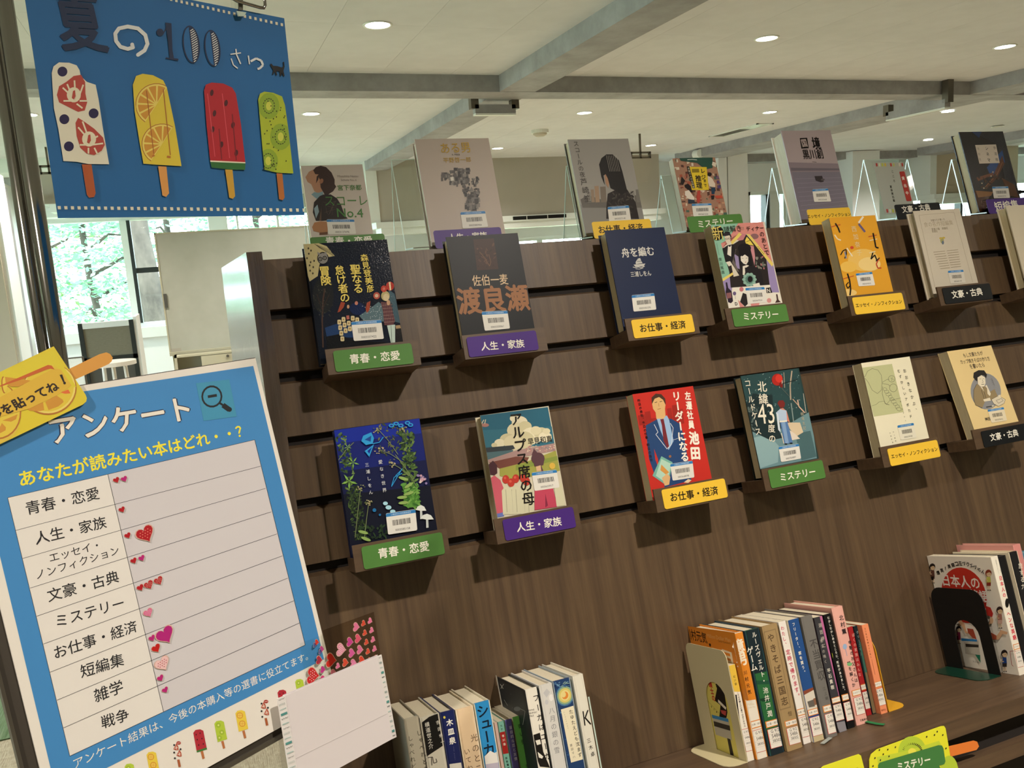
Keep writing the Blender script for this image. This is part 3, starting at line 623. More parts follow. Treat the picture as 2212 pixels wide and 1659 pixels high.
def artB(a):
    a.p('3b241c', (455, 150), (700, 138), (757, 505), (500, 520))
    a.fine()
    for k in range(30): a.e(rnd.choice(('4d3226', '2e1b15', '5a3c2c')), rnd.uniform(490, 720), rnd.uniform(200, 490), rnd.uniform(6, 26), rnd.uniform(4, 12), rnd.random()*3)
    a.fine(0); a.l('6a4a34', 8, (530, 300), (600, 380), (650, 470), (665, 420), (640, 330))
    a.h('佐伯一麦', (443, 645), (868, 625), 'd8bc98', .008, 1.25).h('渡良瀬', (268, 890), (1112, 838), '9c6a44', .03, 1.12)
book_front('black book with a brown picture square and large bronze title', .3165*1.3, .418*1.3, .2465, .3405*1.3, 1.295, 1.32, '12161a', artB, V['B'], [(553, 1015), (862, 1000), (893, 1215), (592, 1243)], '0003350061', group='books on the upper ledge row')
def artC(a):
    a.h('舟を編む', (540, 885), (770, 868), 'd8d6cf', .02, 1.1).h('三浦しをん', (605, 1038), (750, 1028), 'd8d6cf', .015, 1.25)
    c = 'c9c8c2'
    a.p(c, (655, 925), (672, 920), (680, 940), (690, 958), (650, 962)).p(c, (640, 950), (652, 930), (660, 962), (642, 965)).p(c, (625, 968), (710, 960), (698, 980), (640, 985)).l(c, 5, (620, 985), (640, 990), (660, 985), (680, 990), (705, 980)).l(c, 4, (640, 998), (668, 1000), (695, 992)).l('1d2742', 3, (650, 945), (688, 942))
book_front('plain navy book with a small silver ship emblem', .5500*1.3, .6465*1.3, .2465, .3365*1.3, 1.295, 1.324, '1c2848', artC, V['C'], [(610, 1188), (772, 1172), (788, 1290), (625, 1305)], '0003335370', group='books on the upper ledge row')
def artD(a):
    a.p('8dbfa6', (180, 90), (700, 70), (640, 215), (480, 330), (400, 440), (560, 780), (385, 905)).p('d88d84', (640, 60), (980, 60), (1135, 720), (1040, 590), (760, 240), (640, 230), (560, 330), (380, 370), (400, 440), (470, 330))
    a.p('9c8cba', (1030, 560), (1135, 700), (1215, 1075), (1085, 1085)).p('9c8cba', (385, 915), (565, 780), (520, 1150), (440, 1175))
    a.p('2a2424', (400, 440), (560, 380), (640, 330), (740, 240), (900, 420), (1030, 590), (1078, 965), (520, 1005), (500, 780))
    a.p('c77f86', (560, 300), (650, 220), (740, 240), (700, 320), (640, 330)).p('c98a90', (790, 400), (850, 410), (870, 560), (860, 690), (830, 560)).e('8b6266', 860, 270, 60, 40)
    a.p('988ab2', (570, 520), (630, 560), (650, 740), (600, 720)).p('6e6660', (530, 480), (600, 450), (560, 600), (640, 780), (600, 760), (540, 640))
    a.p('e6cf6c', (640, 215), (680, 240), (540, 388), (520, 350)).p('e6cf6c', (745, 235), (790, 240), (1130, 660), (1112, 705)).p('e6cf6c', (380, 888), (555, 780), (565, 812), (400, 920)).p('e8d15a', (725, 330), (750, 275), (800, 330), (850, 400), (740, 385))
    a.l('1d1a1a', 6, (740, 350), (800, 325))
    for k in range(6): a.e('1d1a1a', 910+k*16, 420+k*20, 6)
    # man with glasses
    a.p('2c2830', (405, 250), (440, 205), (500, 205), (530, 270), (525, 300), (480, 260), (430, 270)).p('ddd0bc', (430, 270), (500, 255), (520, 290), (510, 350), (490, 385), (460, 370), (440, 320)).l('2a2628', 5, (440, 300), (475, 298), (475, 315), (445, 318), (440, 300)).l('2a2628', 5, (485, 295), (515, 290), (515, 308), (488, 312), (485, 295))
    a.p('1f1c20', (400, 450), (470, 400), (560, 380), (590, 470), (540, 640), (445, 640)).p('e6e0d4', (480, 410), (530, 400), (525, 560), (470, 530)).p('1f1c20', (490, 395), (520, 392), (515, 420), (495, 420))
    a.p('e0d8c8', (450, 640), (510, 625), (540, 680), (490, 700)).p('d8d0bc', (520, 640), (560, 700), (640, 830), (560, 850))
    # woman
    a.e('171418', 715, 440, 95, 70).e('171418', 725, 520, 85, 100).p('171418', (640, 470), (800, 470), (830, 700), (780, 700), (760, 600), (660, 700), (640, 600))
    a.p('e6dfd0', (660, 560), (700, 520), (770, 560), (770, 630), (740, 675), (700, 660), (665, 620)).l('2a2628', 5, (680, 580), (700, 590)).l('2a2628', 5, (735, 585), (760, 578)).e('b86a60', 732, 640, 9, 6).p('171418', (650, 500), (790, 520), (775, 570), (720, 530), (680, 560))
    a.p('e6dfd0', (690, 700), (750, 680), (780, 690), (740, 720), (715, 830), (690, 820)).p('201c20', (720, 720), (860, 700), (960, 780), (1000, 980), (760, 985), (730, 830))
    for k in range(24): a.e(rnd.choice(('7a7a70', '5d6a5c', 'b06a70', '8c8c80')), rnd.uniform(880, 1010), rnd.uniform(540, 740), 16, 11, rnd.random()*3)
    a.e('7ca294', 785, 890, 92, 92).e('5e8478', 785, 890, 60, 62).e('171418', 795, 885, 36, 44)
    for k in range(10): a.e('8fb4a4', 785+80*math.cos(k*.63), 890+80*math.sin(k*.63), 24, 20)
    a.p('e8e2d4', (830, 960), (925, 935), (940, 990), (850, 1000))
    a.p('ece6d8', (430, 1175), (520, 1150), (540, 1005), (1080, 965), (1090, 1075), (1215, 1075), (1260, 1235), (465, 1310))
    a.p('2b2030', (445, 930), (465, 930), (480, 1010), (530, 1060), (550, 1200), (520, 1230), (480, 1215), (445, 1070), (455, 1000)).p('8a5a5c', (455, 1085), (520, 1075), (530, 1150), (465, 1165)).e('6a5a80', 570, 1090, 24, 28).l('6a6a6a', 4, (575, 1115), (585, 1170))
    a.p('2a2426', (660, 1180), (690, 1080), (740, 1100), (760, 1240), (720, 1280), (650, 1210)).p('dc8f8a', (620, 1180), (715, 1280), (650, 1290)).p('dc8f8a', (800, 1240), (930, 1225), (920, 1262), (810, 1270)).e('c87a80', 670, 1030, 30, 34).e('dc9a96', 1065, 1190, 32, 34).p('4a3430', (1165, 1100), (1185, 1100), (1200, 1180), (1235, 1215), (1150, 1225), (1175, 1180)).p('1c181a', (1020, 1010), (1085, 1003), (1112, 1080), (1030, 1085))
    a.h('N', (1038, 1050), (1080, 1046), 'f0ece0', .02).h('D', (578, 1240), (612, 1237), '1c181a', .03)
    a.e('15130f', 328, 226, 90, 102).h('新', (250, 232), (405, 215), 'e6d070', .0, 1.15)
    a.h('謎解き', (418, 175), (665, 152), '211c1c', .0, 1.0).h('は', (672, 158), (712, 150), 'b89a8a').h('ディナー', (740, 165), (985, 148), '211c1c', .008, 1.0).v('のあとで', (952, 195), (1045, 545), '3a2624', .95, .008).v('東川篤哉', (360, 570), (412, 815), '26302c', .85)
    a.l('4f7a68', 3, (315, 370), (350, 540))
book_front('pastel manga-style book with a woman in black holding a wreath', .7265*1.3, .8235*1.3, .2465, .3355*1.3, 1.295, 1.321, 'd9d2c2', artD, V['D'], [(722, 1010), (995, 995), (1035, 1215), (765, 1240)], '0003647554', group='books on the upper ledge row', hard=False)
def artE(a):
    a.e('f0c466', 745, 1000, 110, 80).e('f3d48a', 790, 1030, 80, 50).e('f0c25a', 640, 1050, 60, 40).e('f3cf80', 640, 1235, 60, 25)
    k = '1a1512'
    a.l('c2502c', 6, (515, 765), (545, 755), (582, 748)).l(k, 11, (545, 738), (565, 770), (578, 805)).l('efe0c0', 9, (540, 820), (560, 850), (585, 860))
    a.l(k, 8, (583, 965), (600, 935), (622, 925), (625, 960), (612, 990)).l('8890a8', 9, (612, 940), (625, 990)).l('efe4cc', 8, (628, 915), (650, 950), (668, 975)).e('d04830', 664, 912, 13, 11)
    a.l('c2502c', 6, (590, 1140), (630, 1128), (678, 1115)).l(k, 11, (632, 1098), (648, 1150), (655, 1210), (650, 1255)).l(k, 8, (640, 1160), (622, 1180), (635, 1205), (650, 1185))
    a.l('efe6d4', 14, (745, 690), (712, 735)).l('6d5f86', 15, (712, 742), (758, 800))
    a.l('c2502c', 6, (782, 835), (842, 822)).l('e8d8b0', 6, (790, 862), (845, 850)).l(k, 11, (815, 808), (828, 870), (835, 910), (855, 915)).l(k, 9, (815, 945), (800, 995), (828, 965), (845, 1010)).l('e8d8b0', 7, (788, 950), (832, 940)).l('c2402c', 8, (860, 985), (838, 1030), (850, 1060), (875, 1058)).l(k, 7, (835, 1010), (862, 985))
    a.v('西加奈子', (672, 750), (722, 975), 'e6d4a8', .8)
book_front('orange-yellow book with brush-drawn characters', .947*1.3, 1.0405*1.3, .2465, .3355*1.3, 1.295, 1.319, 'e6a62e', artE, V['E'], [(690, 1098), (807, 1085), (830, 1182), (712, 1190)], '0003654210', group='books on the upper ledge row', hard=False)
def artF(a):
    k = 'a89c84'; a.l(k, 2, (1145, 680), (1395, 658), (1530, 1160)).l(k, 2, (1145, 680), (1260, 1195)).h('文豪たちが書いた', (1228, 718), (1330, 708), '8a7e68').h('食の名作短編集', (1180, 748), (1388, 732), 'b3a78e')
    a.h('武者小路　泉鏡花', (1235, 782), (1352, 772), '8a7e68').h('彩図社', (1238, 798), (1278, 794), '8a7e68')
    a.e('a3a068', 1310, 860, 13, 22).e('c9b04a', 1300, 845, 10, 7).e('c9b04a', 1322, 842, 10, 7).e('6a7a8a', 1316, 876, 8, 14)
    for i in range(8):
        y = 945+i*17; a.l(k, 4, (1248+i*7, y), (1330+i*5, y-8)); a.l(k, 4, (1345+i*4, y-10), (1425+i*3, y-18))
book_front('off-white book with thin frame line and tiny crest', 1.1225*1.3, 1.2255*1.3, .2465, .3385*1.3, 1.295, 1.315, 'cfc6b4', artF, V['E'], [(1350, 1078), (1460, 1070), (1480, 1165), (1370, 1172)], '0003641107', group='books on the upper ledge row', pm='page_edge_white', barw='d8d2c4')
book_front('cream book cut off by the right edge of the view, upper ledge row', 1.335*1.3, 1.44*1.3, .2465, .338*1.3, 1.295, 1.32, 'd8cfb8', None, V['E'], group='books on the upper ledge row')
def artA2(a):
    a.p('10299a', (140, 380), (780, 290), (800, 420), (480, 480), (160, 500)).p('0f1e70', (150, 480), (800, 400), (830, 620), (170, 700)).p('0d1544', (170, 690), (830, 600), (860, 800), (210, 880)).p('0a0f24', (200, 860), (860, 790), (915, 1120), (260, 1240))
    G = ('3d5a2c', '2c4424', '55743a', '6d8a48', '1f3320', '455c34')
    def leaves(x0, x1, y0, y1, n, s0, s1, cs=G, sk=.19):
        a.fine()
        for _ in range(n):
            y = rnd.uniform(y0, y1); x = rnd.uniform(x0, x1)+(y-y0)*sk; a.e(rnd.choice(cs), x, y, rnd.uniform(s0, s1), rnd.uniform(s0, s1)*.42, rnd.random()*3.1, 7)
    leaves(150, 235, 400, 860, 90, 10, 22); leaves(225, 330, 800, 1200, 190, 8, 18, ('26381f', '34492a', '48602f', '1a2818')); leaves(460, 690, 320, 560, 60, 8, 18, ('4a5a3c', '6a7448', '7c7a50', '3c4a34'), .1); leaves(630, 730, 380, 760, 150, 10, 26, G, .1)
    leaves(660, 760, 780, 950, 140, 12, 30, ('4a8030', '5c9440', '35662a', '78a850'), .1); leaves(330, 560, 1090, 1190, 50, 10, 22, ('1e3020', '2a4228'), 0)
    a.fine(0)
    for cx, cy, r in ((285, 620, 48), (255, 760, 66), (245, 505, 30)):
        for k in range(5): an = k*1.256+.3; a.p('7fae52', (cx, cy), (cx+r*.5*math.cos(an-.25), cy+r*.5*math.sin(an-.25)), (cx+r*math.cos(an), cy+r*math.sin(an)), (cx+r*.5*math.cos(an+.25), cy+r*.5*math.sin(an+.25)))
    for x0, y0, x1, y1 in ((470, 370, 620, 560), (475, 520, 660, 620), (560, 620, 700, 720), (600, 560, 760, 800), (170, 610, 290, 470), (340, 820, 300, 1180), (400, 930, 370, 1180)): a.l('76845a', 5, (x0, y0), ((x0+x1)/2, (y0+y1)/2-12), (x1, y1))
    for cx, cy in ((470, 380), (490, 525), (570, 625), (660, 370), (335, 815), (400, 920)):
        for _ in range(16): a.e(rnd.choice(('9a9a72', '6f7a50', 'b8ac80', '55603c')), cx+rnd.gauss(0, 15), cy+rnd.gauss(0, 14), 6, 4)
    for cx, cy in ((660, 740), (700, 790), (650, 880), (700, 850), (660, 920), (360, 1140), (380, 1190)): a.e('8fae60', cx, cy, 38, 12, rnd.uniform(-.6, .6))
    c = '2f9fe0'; a.p(c, (345, 460), (360, 420), (420, 395), (440, 440), (430, 480), (380, 490)).p('1a4a9c', (370, 450), (420, 420), (415, 465)).l(c, 6, (430, 480), (480, 470), (510, 430)).p(c, (440, 485), (370, 535), (405, 578)).p('10299a', (425, 505), (390, 535), (405, 555)).l(c, 5, (650, 665), (570, 800), (590, 730), (650, 700)).l(c, 5, (600, 720), (650, 670))
    for cx, cy in ((570, 345), (605, 330), (640, 345), (690, 325), (712, 340)): a.e(c, cx, cy, 20, 14).e('10299a', cx, cy, 11, 7)
    a.e('1f6fa8', 443, 975, 14).e('1f6fa8', 484, 1010, 9).e('a8d8e8', 525, 925, 18, 14).e('a8d8e8', 548, 955, 22, 16).e('a8d8e8', 580, 985, 20, 14)
    for _ in range(14): a.e(rnd.choice(('c8a0b0', '8a7aa8', 'd8c8c0')), rnd.uniform(765, 830), rnd.uniform(700, 800), 9)
    for cx, cy, w in ((790, 965, 40), (835, 1030, 50)): a.p('c9d0cc', (cx-8, cy), (cx+8, cy), (cx+12, cy+75), (cx-6, cy+78)).p('dfe4de', (cx-w, cy+8), (cx-w*.6, cy-18), (cx, cy-28), (cx+w*.6, cy-16), (cx+w, cy+14), (cx, cy+16))
    a.v('愛なき世界', (484, 590), (522, 852), 'e8ecec', .62).v('三浦しをん', (384, 612), (420, 868), 'e8ecec', .62)
book_front('deep blue book covered with green plants and white mushrooms', .1372*1.3, .2435*1.3, -.0590, .1083*1.3, 1.295, 1.318, '0d1534', artA2, V['L'], [(527, 1000), (748, 968), (763, 1125), (545, 1158)], '0003585158', group='books on the lower ledge row', spine='0c1230')
def artB2(a):
    a.p('2e6880', (1225, 270), (1740, 205), (1790, 480), (1262, 530)); a.p('3a7488', (1225, 380), (1770, 350), (1790, 490), (1262, 520))
    for cx, cy, r in ((1490, 290, 34), (1530, 320, 60), (1510, 380, 75), (1570, 350, 50), (1440, 450, 60), (1380, 475, 40), (1620, 420, 80), (1690, 400, 55), (1720, 430, 50), (1560, 450, 80), (1480, 470, 70), (1340, 490, 22), (1730, 385, 28), (1650, 380, 40)): a.e(rnd.choice(('e6ddb8', 'efe7c8', 'd8d0a8')), cx, cy, r, r*.8)
    a.p('3a4248', (1262, 510), (1480, 490), (1495, 515), (1275, 600)).p('56747c', (1275, 545), (1480, 525), (1480, 560), (1285, 600)).p('b0908c', (1290, 600), (1500, 530), (1790, 475), (1800, 530), (1600, 570), (1300, 625)).p('7a4a40', (1300, 620), (1500, 575), (1600, 580), (1580, 620), (1380, 665)).p('a5a550', (1380, 665), (1560, 620), (1800, 530), (1830, 680), (1500, 750), (1380, 720)).p('8a9a48', (1500, 640), (1810, 570), (1815, 600), (1500, 680))
    a.fine()
    for _ in range(70): a.e(rnd.choice(('d8b8a8', 'c0807c', 'e0ccb8', '8a8a90')), rnd.uniform(1580, 1790), rnd.uniform(490, 540), 5, 4)
    a.fine(0); a.e('b08078', 1270, 340, 30, 14).l('d8d0b0', 6, (1245, 330), (1262, 300)).l('d8d0b0', 6, (1268, 330), (1275, 298))
    a.p('4e3038', (1290, 640), (1330, 605), (1360, 640), (1362, 700), (1340, 715), (1295, 710)).p('d06070', (1300, 745), (1340, 715), (1385, 750), (1425, 850), (1400, 880), (1412, 1010), (1340, 1020)).p('e8c8a8', (1405, 860), (1430, 850), (1425, 890)).p('6c7cc0', (1345, 1005), (1410, 990), (1412, 1020), (1350, 1032))
    for cx in (1425, 1470, 1500, 1560, 1590): a.p('d8d4b4', (cx-30, 830), (cx, 790), (cx+34, 820), (cx+44, 1000), (cx-20, 1010)).l('a8a488', 4, (cx, 820), (cx+10, 990))
    for cx, cy in ((1425, 745), (1465, 770), (1500, 740), (1580, 760), (1555, 735)): a.e('c03c30', cx, cy, 26, 32).e('d8604c', cx-6, cy-10, 10, 10)
    a.e('5e4048', 1665, 590, 50, 46).p('5e4048', (1620, 560), (1635, 515), (1660, 545), (1712, 600), (1705, 640), (1640, 650)).l('5e4048', 16, (1680, 640), (1700, 690)).p('e0b890', (1650, 650), (1685, 640), (1690, 680), (1655, 685)).p('c84a62', (1640, 790), (1690, 680), (1780, 820), (1810, 950), (1640, 975)).p('8c3048', (1720, 850), (1740, 940), (1720, 955))
    a.e('e0b850', 1772, 645, 22, 24).p('d8d4b4', (1785, 800), (1840, 770), (1868, 940), (1805, 948))
    a.v('アルプス席の母', (1496, 245), (1600, 940), '17130f', 1.02, .02).h('早見和真', (1590, 465), (1770, 440), '2c2420', 0, 1.1)
book_front('book with summer cloud, ball park and girls in pink shirts', .3222*1.3, .4178*1.3, -.0590, .1012*1.3, 1.295, 1.326, 'd8d0b8', artB2, V['L'], [(1617, 695), (1803, 672), (1827, 805), (1640, 832)], '0003633917', group='books on the lower ledge row')
def artC2(a):
    for x, y, w, h in ((240, 570, 60, 80), (300, 540, 50, 110), (500, 510, 40, 120), (545, 480, 60, 160), (600, 520, 40, 120), (350, 600, 60, 60)): a.p('a52a22', (x, y), (x+w, y-10), (x+w+15, y+h), (x+15, y+h+10))
    a.p('29497a', (310, 660), (420, 600), (540, 600), (625, 650), (660, 800), (720, 1150), (480, 1215), (450, 1100), (400, 1130), (340, 960), (320, 780)).p('c8362c', (385, 870), (420, 960), (430, 1060), (395, 960))
    a.p('9fc0e4', (410, 600), (500, 570), (520, 610), (560, 800), (515, 880), (440, 700)).p('7a2c34', (440, 605), (470, 600), (480, 650), (520, 850), (508, 870), (470, 800), (455, 660)).p('e4b87c', (395, 500), (480, 480), (488, 575), (470, 600), (405, 600))
    a.p('e4b87c', (365, 450), (390, 400), (460, 395), (488, 470), (480, 530), (445, 560), (400, 545), (375, 510)).p('4c3426', (365, 470), (362, 410), (400, 375), (450, 380), (485, 420), (490, 480), (465, 430), (430, 405), (390, 420)).l('3a2820', 5, (390, 455), (412, 450)).l('3a2820', 5, (435, 448), (458, 442)).l('b8804c', 4, (425, 460), (428, 490)).l('9a5038', 4, (415, 515), (445, 508))
    a.l('e0e4ea', 5, (385, 650), (420, 720), (400, 740), (500, 870), (540, 830), (555, 680), (530, 640)).e('9a6a4a', 528, 937, 12).l('e0e4ea', 3, (555, 790), (600, 775))
    a.p('7ab8a8', (450, 935), (550, 990), (530, 1100), (500, 1200), (370, 1110)).p('b8dcc8', (450, 960), (540, 1005), (500, 1180), (400, 1110)).p('d89a4c', (450, 1010), (480, 1040), (520, 1080), (490, 1100), (440, 1060)).p('e4b880', (455, 1130), (500, 1090), (530, 1120), (520, 1190), (480, 1200)).p('f0d8b0', (650, 1170), (690, 1140), (720, 1150), (690, 1175))
    a.v('リーダーになる', (578, 352), (665, 985), 'fbf3e4', 1.0, .035).v('左遷社員', (682, 352), (722, 695), 'fbf3e4', .92, .035, .8).v('池田', (736, 705), (760, 975), 'fbf3e4', .9, .05, .85).v('昨日の会社、今日の仕事、明日の自分', (245, 420), (362, 985), '2a1414', .85, .02)
book_front('red book with a man in a blue suit and red tie', .5435*1.3, .6408*1.3, -.0590, .1012*1.3, 1.295, 1.320, 'cb3228', artC2, V['R'], [(527, 1005), (728, 975), (745, 1125), (550, 1155)], '0003668098', group='books on the lower ledge row', hard=False)
def artD2(a):
    a.p('2c4a4c', (200, 180), (930, 90), (1060, 700), (330, 780)).p('6f9298', (330, 780), (700, 850), (1090, 620), (1170, 1200), (440, 1340)).p('8fb0b4', (380, 950), (560, 900), (700, 1050), (690, 1250), (450, 1330)).p('4c6c70', (900, 900), (1090, 860), (1165, 1180), (980, 1230)).p('1f3033', (280, 560), (380, 400), (620, 420), (640, 700), (740, 950), (600, 980), (350, 860))
    a.fine()
    for _ in range(90): a.e(rnd.choice(('6f8f90', '95a8a4', '42605f', '1c2e30')), rnd.uniform(230, 980), rnd.uniform(130, 640), rnd.uniform(4, 14), rnd.uniform(3, 7), rnd.random()*3, 7)
    for _ in range(26): a.e(rnd.choice(('5c6c68', '7c8884', '2a3838')), rnd.uniform(300, 430), rnd.uniform(560, 860), rnd.uniform(14, 32), rnd.uniform(6, 12), rnd.random()*3, 8)
    a.fine(0); a.e('b02a22', 680, 230, 68, 74).e('d4382c', 700, 215, 44, 50).p('7c1f1c', (700, 280), (750, 240), (745, 330), (715, 320)).e('d8c0b0', 740, 260, 6, 26)
    a.l('b7a690', 16, (860, 120), (838, 300), (845, 480)).l('a09484', 10, (760, 140), (770, 330)).l('1b2628', 10, (740, 280), (930, 230)).l('5c6660', 7, (730, 330), (830, 440)).l('d8b49c', 14, (930, 480), (945, 560), (1020, 640)).l('c8a890', 10, (870, 470), (950, 560)).l('8c9c98', 12, (850, 520), (880, 750)).l('e8dccc', 5, (1000, 400), (1035, 640))
    a.p('dcc8a8', (800, 760), (960, 760), (1000, 880), (900, 940), (830, 830)).p('e4d8c8', (780, 820), (900, 900), (960, 960), (850, 980))
    a.p('7a2c28', (680, 520), (700, 488), (750, 485), (775, 520), (765, 570), (715, 580)).p('d88a74', (710, 590), (750, 580), (795, 620), (835, 760), (800, 740), (780, 690)).p('b8cce4', (660, 640), (710, 595), (790, 610), (800, 740), (710, 745)).p('d4e0ea', (665, 640), (690, 650), (720, 880), (690, 850)).p('5a80b4', (710, 740), (800, 735), (870, 1010), (770, 1030)).p('86a6cc', (730, 760), (775, 750), (820, 1010), (780, 1020)).p('f0ead8', (705, 740), (800, 732), (798, 750), (708, 758)).l('e8dcc8', 10, (730, 890), (760, 1020)).e('1c1c20', 785, 1025, 18, 8).e('1c1c20', 850, 1015, 20, 8)
    w = 'f2ead6'; a.v('北緯', (482, 240), (515, 545), w, .92, .012).h('43', (435, 655), (638, 648), w, .0, 1.35).v('度の', (603, 770), (620, 1020), w, .85, .012).v('コールドケース', (300, 225), (452, 920), w, .95, .012).v('桐尾主記', (980, 625), (1018, 855), 'c4bca4', .8)
book_front('teal painted book with a woman in a pale dress seen from behind', .7225*1.3, .8270*1.3, -.0590, .1058*1.3, 1.295, 1.320, '28413f', artD2, V['S'], [(692, 1060), (943, 1020), (972, 1205), (725, 1250)], '0003769897', group='books on the lower ledge row', spine='0f1a1a')
def artE2(a):
    a.p('c2c594', (290, 365), (618, 322), (742, 830), (428, 878)); k = '6f7058'
    a.l(k, 4, (315, 465), (335, 455), (360, 400), (410, 372), (470, 388), (505, 440), (515, 520), (505, 600), (465, 635), (410, 600), (370, 520), (335, 475), (318, 470)).l(k, 4, (512, 520), (560, 490), (590, 482)).l(k, 4, (515, 530), (580, 540), (600, 560))
    for cx, cy, rx, ry in ((615, 480, 36, 34), (632, 575, 40, 42)): a.l(k, 4, *[(cx+rx*math.cos(t/2), cy+ry*math.sin(t/2)) for t in range(14)])
    a.l(k, 3, (600, 470), (640, 490)).l(k, 3, (620, 460), (615, 505))
    for j in range(9): cx, cy = 545+j*18, 590+j*26; a.l(k, 3, *[(cx+(20+4*(j % 3))*math.cos(t/1.6)+rnd.uniform(-4, 4), cy+(17)*math.sin(t/1.6)+rnd.uniform(-4, 4)) for t in range(11)])
    a.l(k, 3, (405, 765), (450, 750), (480, 725), (530, 715), (560, 750), (600, 700), (680, 690), (710, 680)).l(k, 4, (520, 560), (515, 640), (545, 740), (590, 755))
    a.v('おおきなかぶ、', (742, 362), (878, 845), '3b3a2c', .62, .01).v('むずかしいアボカド', (682, 368), (822, 905), '3b3a2c', .62, .01).v('村上ラヂオ２', (702, 700), (765, 940), '55543e', .45).v('村上春樹', (628, 1025), (660, 1150), '77765e', .5).v('大橋歩画', (592, 1035), (628, 1165), '77765e', .5)
book_front('cream book with a green square and a line-drawn turnip', .9440*1.3, 1.0420*1.3, -.0590, .1003*1.3, 1.295, 1.320, 'efe9cc', artE2, V['K'], [(672, 970), (843, 942), (875, 1100), (708, 1128)], '0003570928', group='books on the lower ledge row', hard=False, matn='print_matte', barw='ece8d2')
def artF2(a):
    a.e('8e9093', 1608, 615, 160, 190, -.12, 28); k = '2a2420'
    a.h('もし文豪たちが', (1372, 240), (1575, 212), '3a2c20', .012, 1.25).h('カップ焼きそばの作り方', (1342, 308), (1648, 270), '3a2c20', .012, 1.35).h('を書いたら', (1440, 355), (1592, 335), '3a2c20', .012, 1.3).h('神田', (1598, 908), (1652, 900), '2a2420', .02)
    a.p('97845e', (1480, 600), (1510, 540), (1570, 530), (1650, 620), (1700, 590), (1730, 660), (1700, 700), (1600, 720), (1570, 790), (1500, 760), (1478, 690)).l(k, 4, (1510, 540), (1480, 600), (1478, 690), (1500, 760), (1570, 788)).l(k, 4, (1570, 560), (1610, 690), (1640, 700)).l(k, 4, (1560, 600), (1590, 690))
    a.p('e8ddc2', (1580, 700), (1650, 680), (1660, 712), (1590, 722)).p('e8ddc2', (1620, 580), (1600, 560), (1615, 545), (1660, 640), (1650, 665), (1625, 640)).p('e8ddc2', (1520, 540), (1560, 540), (1590, 620), (1570, 590))
    a.p('ece2c8', (1518, 460), (1560, 445), (1600, 470), (1605, 530), (1590, 565), (1555, 570), (1522, 540)).l(k, 3, (1518, 460), (1522, 540), (1555, 570), (1590, 565)).l(k, 3, (1540, 485), (1558, 482)).l(k, 3, (1575, 480), (1592, 485)).l(k, 5, (1560, 543), (1592, 540)).l(k, 3, (1570, 490), (1580, 520), (1566, 525))
    a.p('17130f', (1475, 470), (1480, 420), (1530, 393), (1590, 395), (1620, 440), (1610, 480), (1590, 450), (1560, 445), (1520, 470), (1515, 510), (1500, 500))
    a.p('ddd2b8', (1665, 700), (1740, 660), (1812, 700), (1800, 740), (1740, 772), (1690, 745)).l(k, 3, (1665, 700), (1740, 660), (1812, 700), (1800, 740), (1740, 772), (1690, 745), (1665, 700)).l(k, 3, (1715, 710), (1770, 690), (1790, 712), (1740, 740), (1715, 710)).p('e8ddc2', (1735, 655), (1760, 650), (1765, 680), (1745, 680)).l(k, 9, (1610, 780), (1670, 770)).p('e8ddc2', (1665, 765), (1690, 760), (1685, 775))
    for j in range(4): a.l('6c6e70', 3, (1655+j*8, 490+j*18), (1670+j*8, 480+j*18), (1675+j*8, 500+j*18))
book_front('cream-yellow book with a pondering man in a grey oval', 1.1440*1.3, 1.2440*1.3, -.0590, .1020*1.3, 1.300, 1.325, 'e9cf92', artF2, V['K'], [(1622, 805), (1793, 778), (1830, 920), (1665, 945)], '0003570412', group='books on the lower ledge row', hard=False, matn='print_matte', barw='ece0c0', lean=.112)
# ================================================================== BOOKS ON ACRYLIC STANDS ON TOP
KT = 1.375
def stand(x0, x1, lt, d, lab):
    e = empty('acrylic_stand', DF(x0, d, .45), lab, 'book stand', None, tilt=True)
    zb_ = zt+.001; lb = (zb_-H+st*d)/ct; t_ = .003
    A, B = DF(x0, d, lb), DF(x0, d, lt); bot = Vector((x0, B.y+.035, zb_)); w = VX*(x1-x0)
    def plate(p, q, th, name):
        m_ = MB('acrylic'); n_ = (q-p).cross(VX).normalized()*th; m_.boxv(p, w, n_, q-p); m_.obj(name, e)
        for o_ in (Vector((0, 0, 0)), w-VX*.0008):
            r_ = MB('acrylic_rim'); r_.boxv(p+o_+n_*.1, VX*.0008, n_*.8, (q-p)); r_.obj('bright_edge', e)
    plate(A, B, t_, 'front_plate'); plate(bot, B+VY*.004, -t_, 'rear_plate')
    r_ = MB('acrylic_rim'); r_.boxv(B, w, VY*.004, VZ*.0015); r_.obj('bright_edge', e)
    lip0 = DF(x0, 1.350, (zb_-H+st*1.350)/ct+.001)
    m_ = MB('acrylic'); m_.boxv(A+VZ*.0005, w, lip0-A, VZ*.0025); m_.obj('bottom_lip', e)
    r_ = MB('acrylic_rim'); r_.boxv(A+VZ*.0005, VX*.0008, lip0-A, VZ*.0025); r_.obj('bright_edge', e)
    return e
def topbook(lab, u0, u1, ul, th, base, art, view, bar, num, sg=None, sx=None, stw=None, **kw):
    l0 = .4555; d1 = KT+th
    stand(*(stw or (u0*KT-.001, u1*KT-.004, ul*KT-.045)), d1+.0035, 'clear acrylic stand behind the '+lab)
    return book_front(lab, u0*KT, u1*KT, l0, ul*KT, KT, d1, base, art, view, bar, num, group='books standing on top of the rack', **kw)
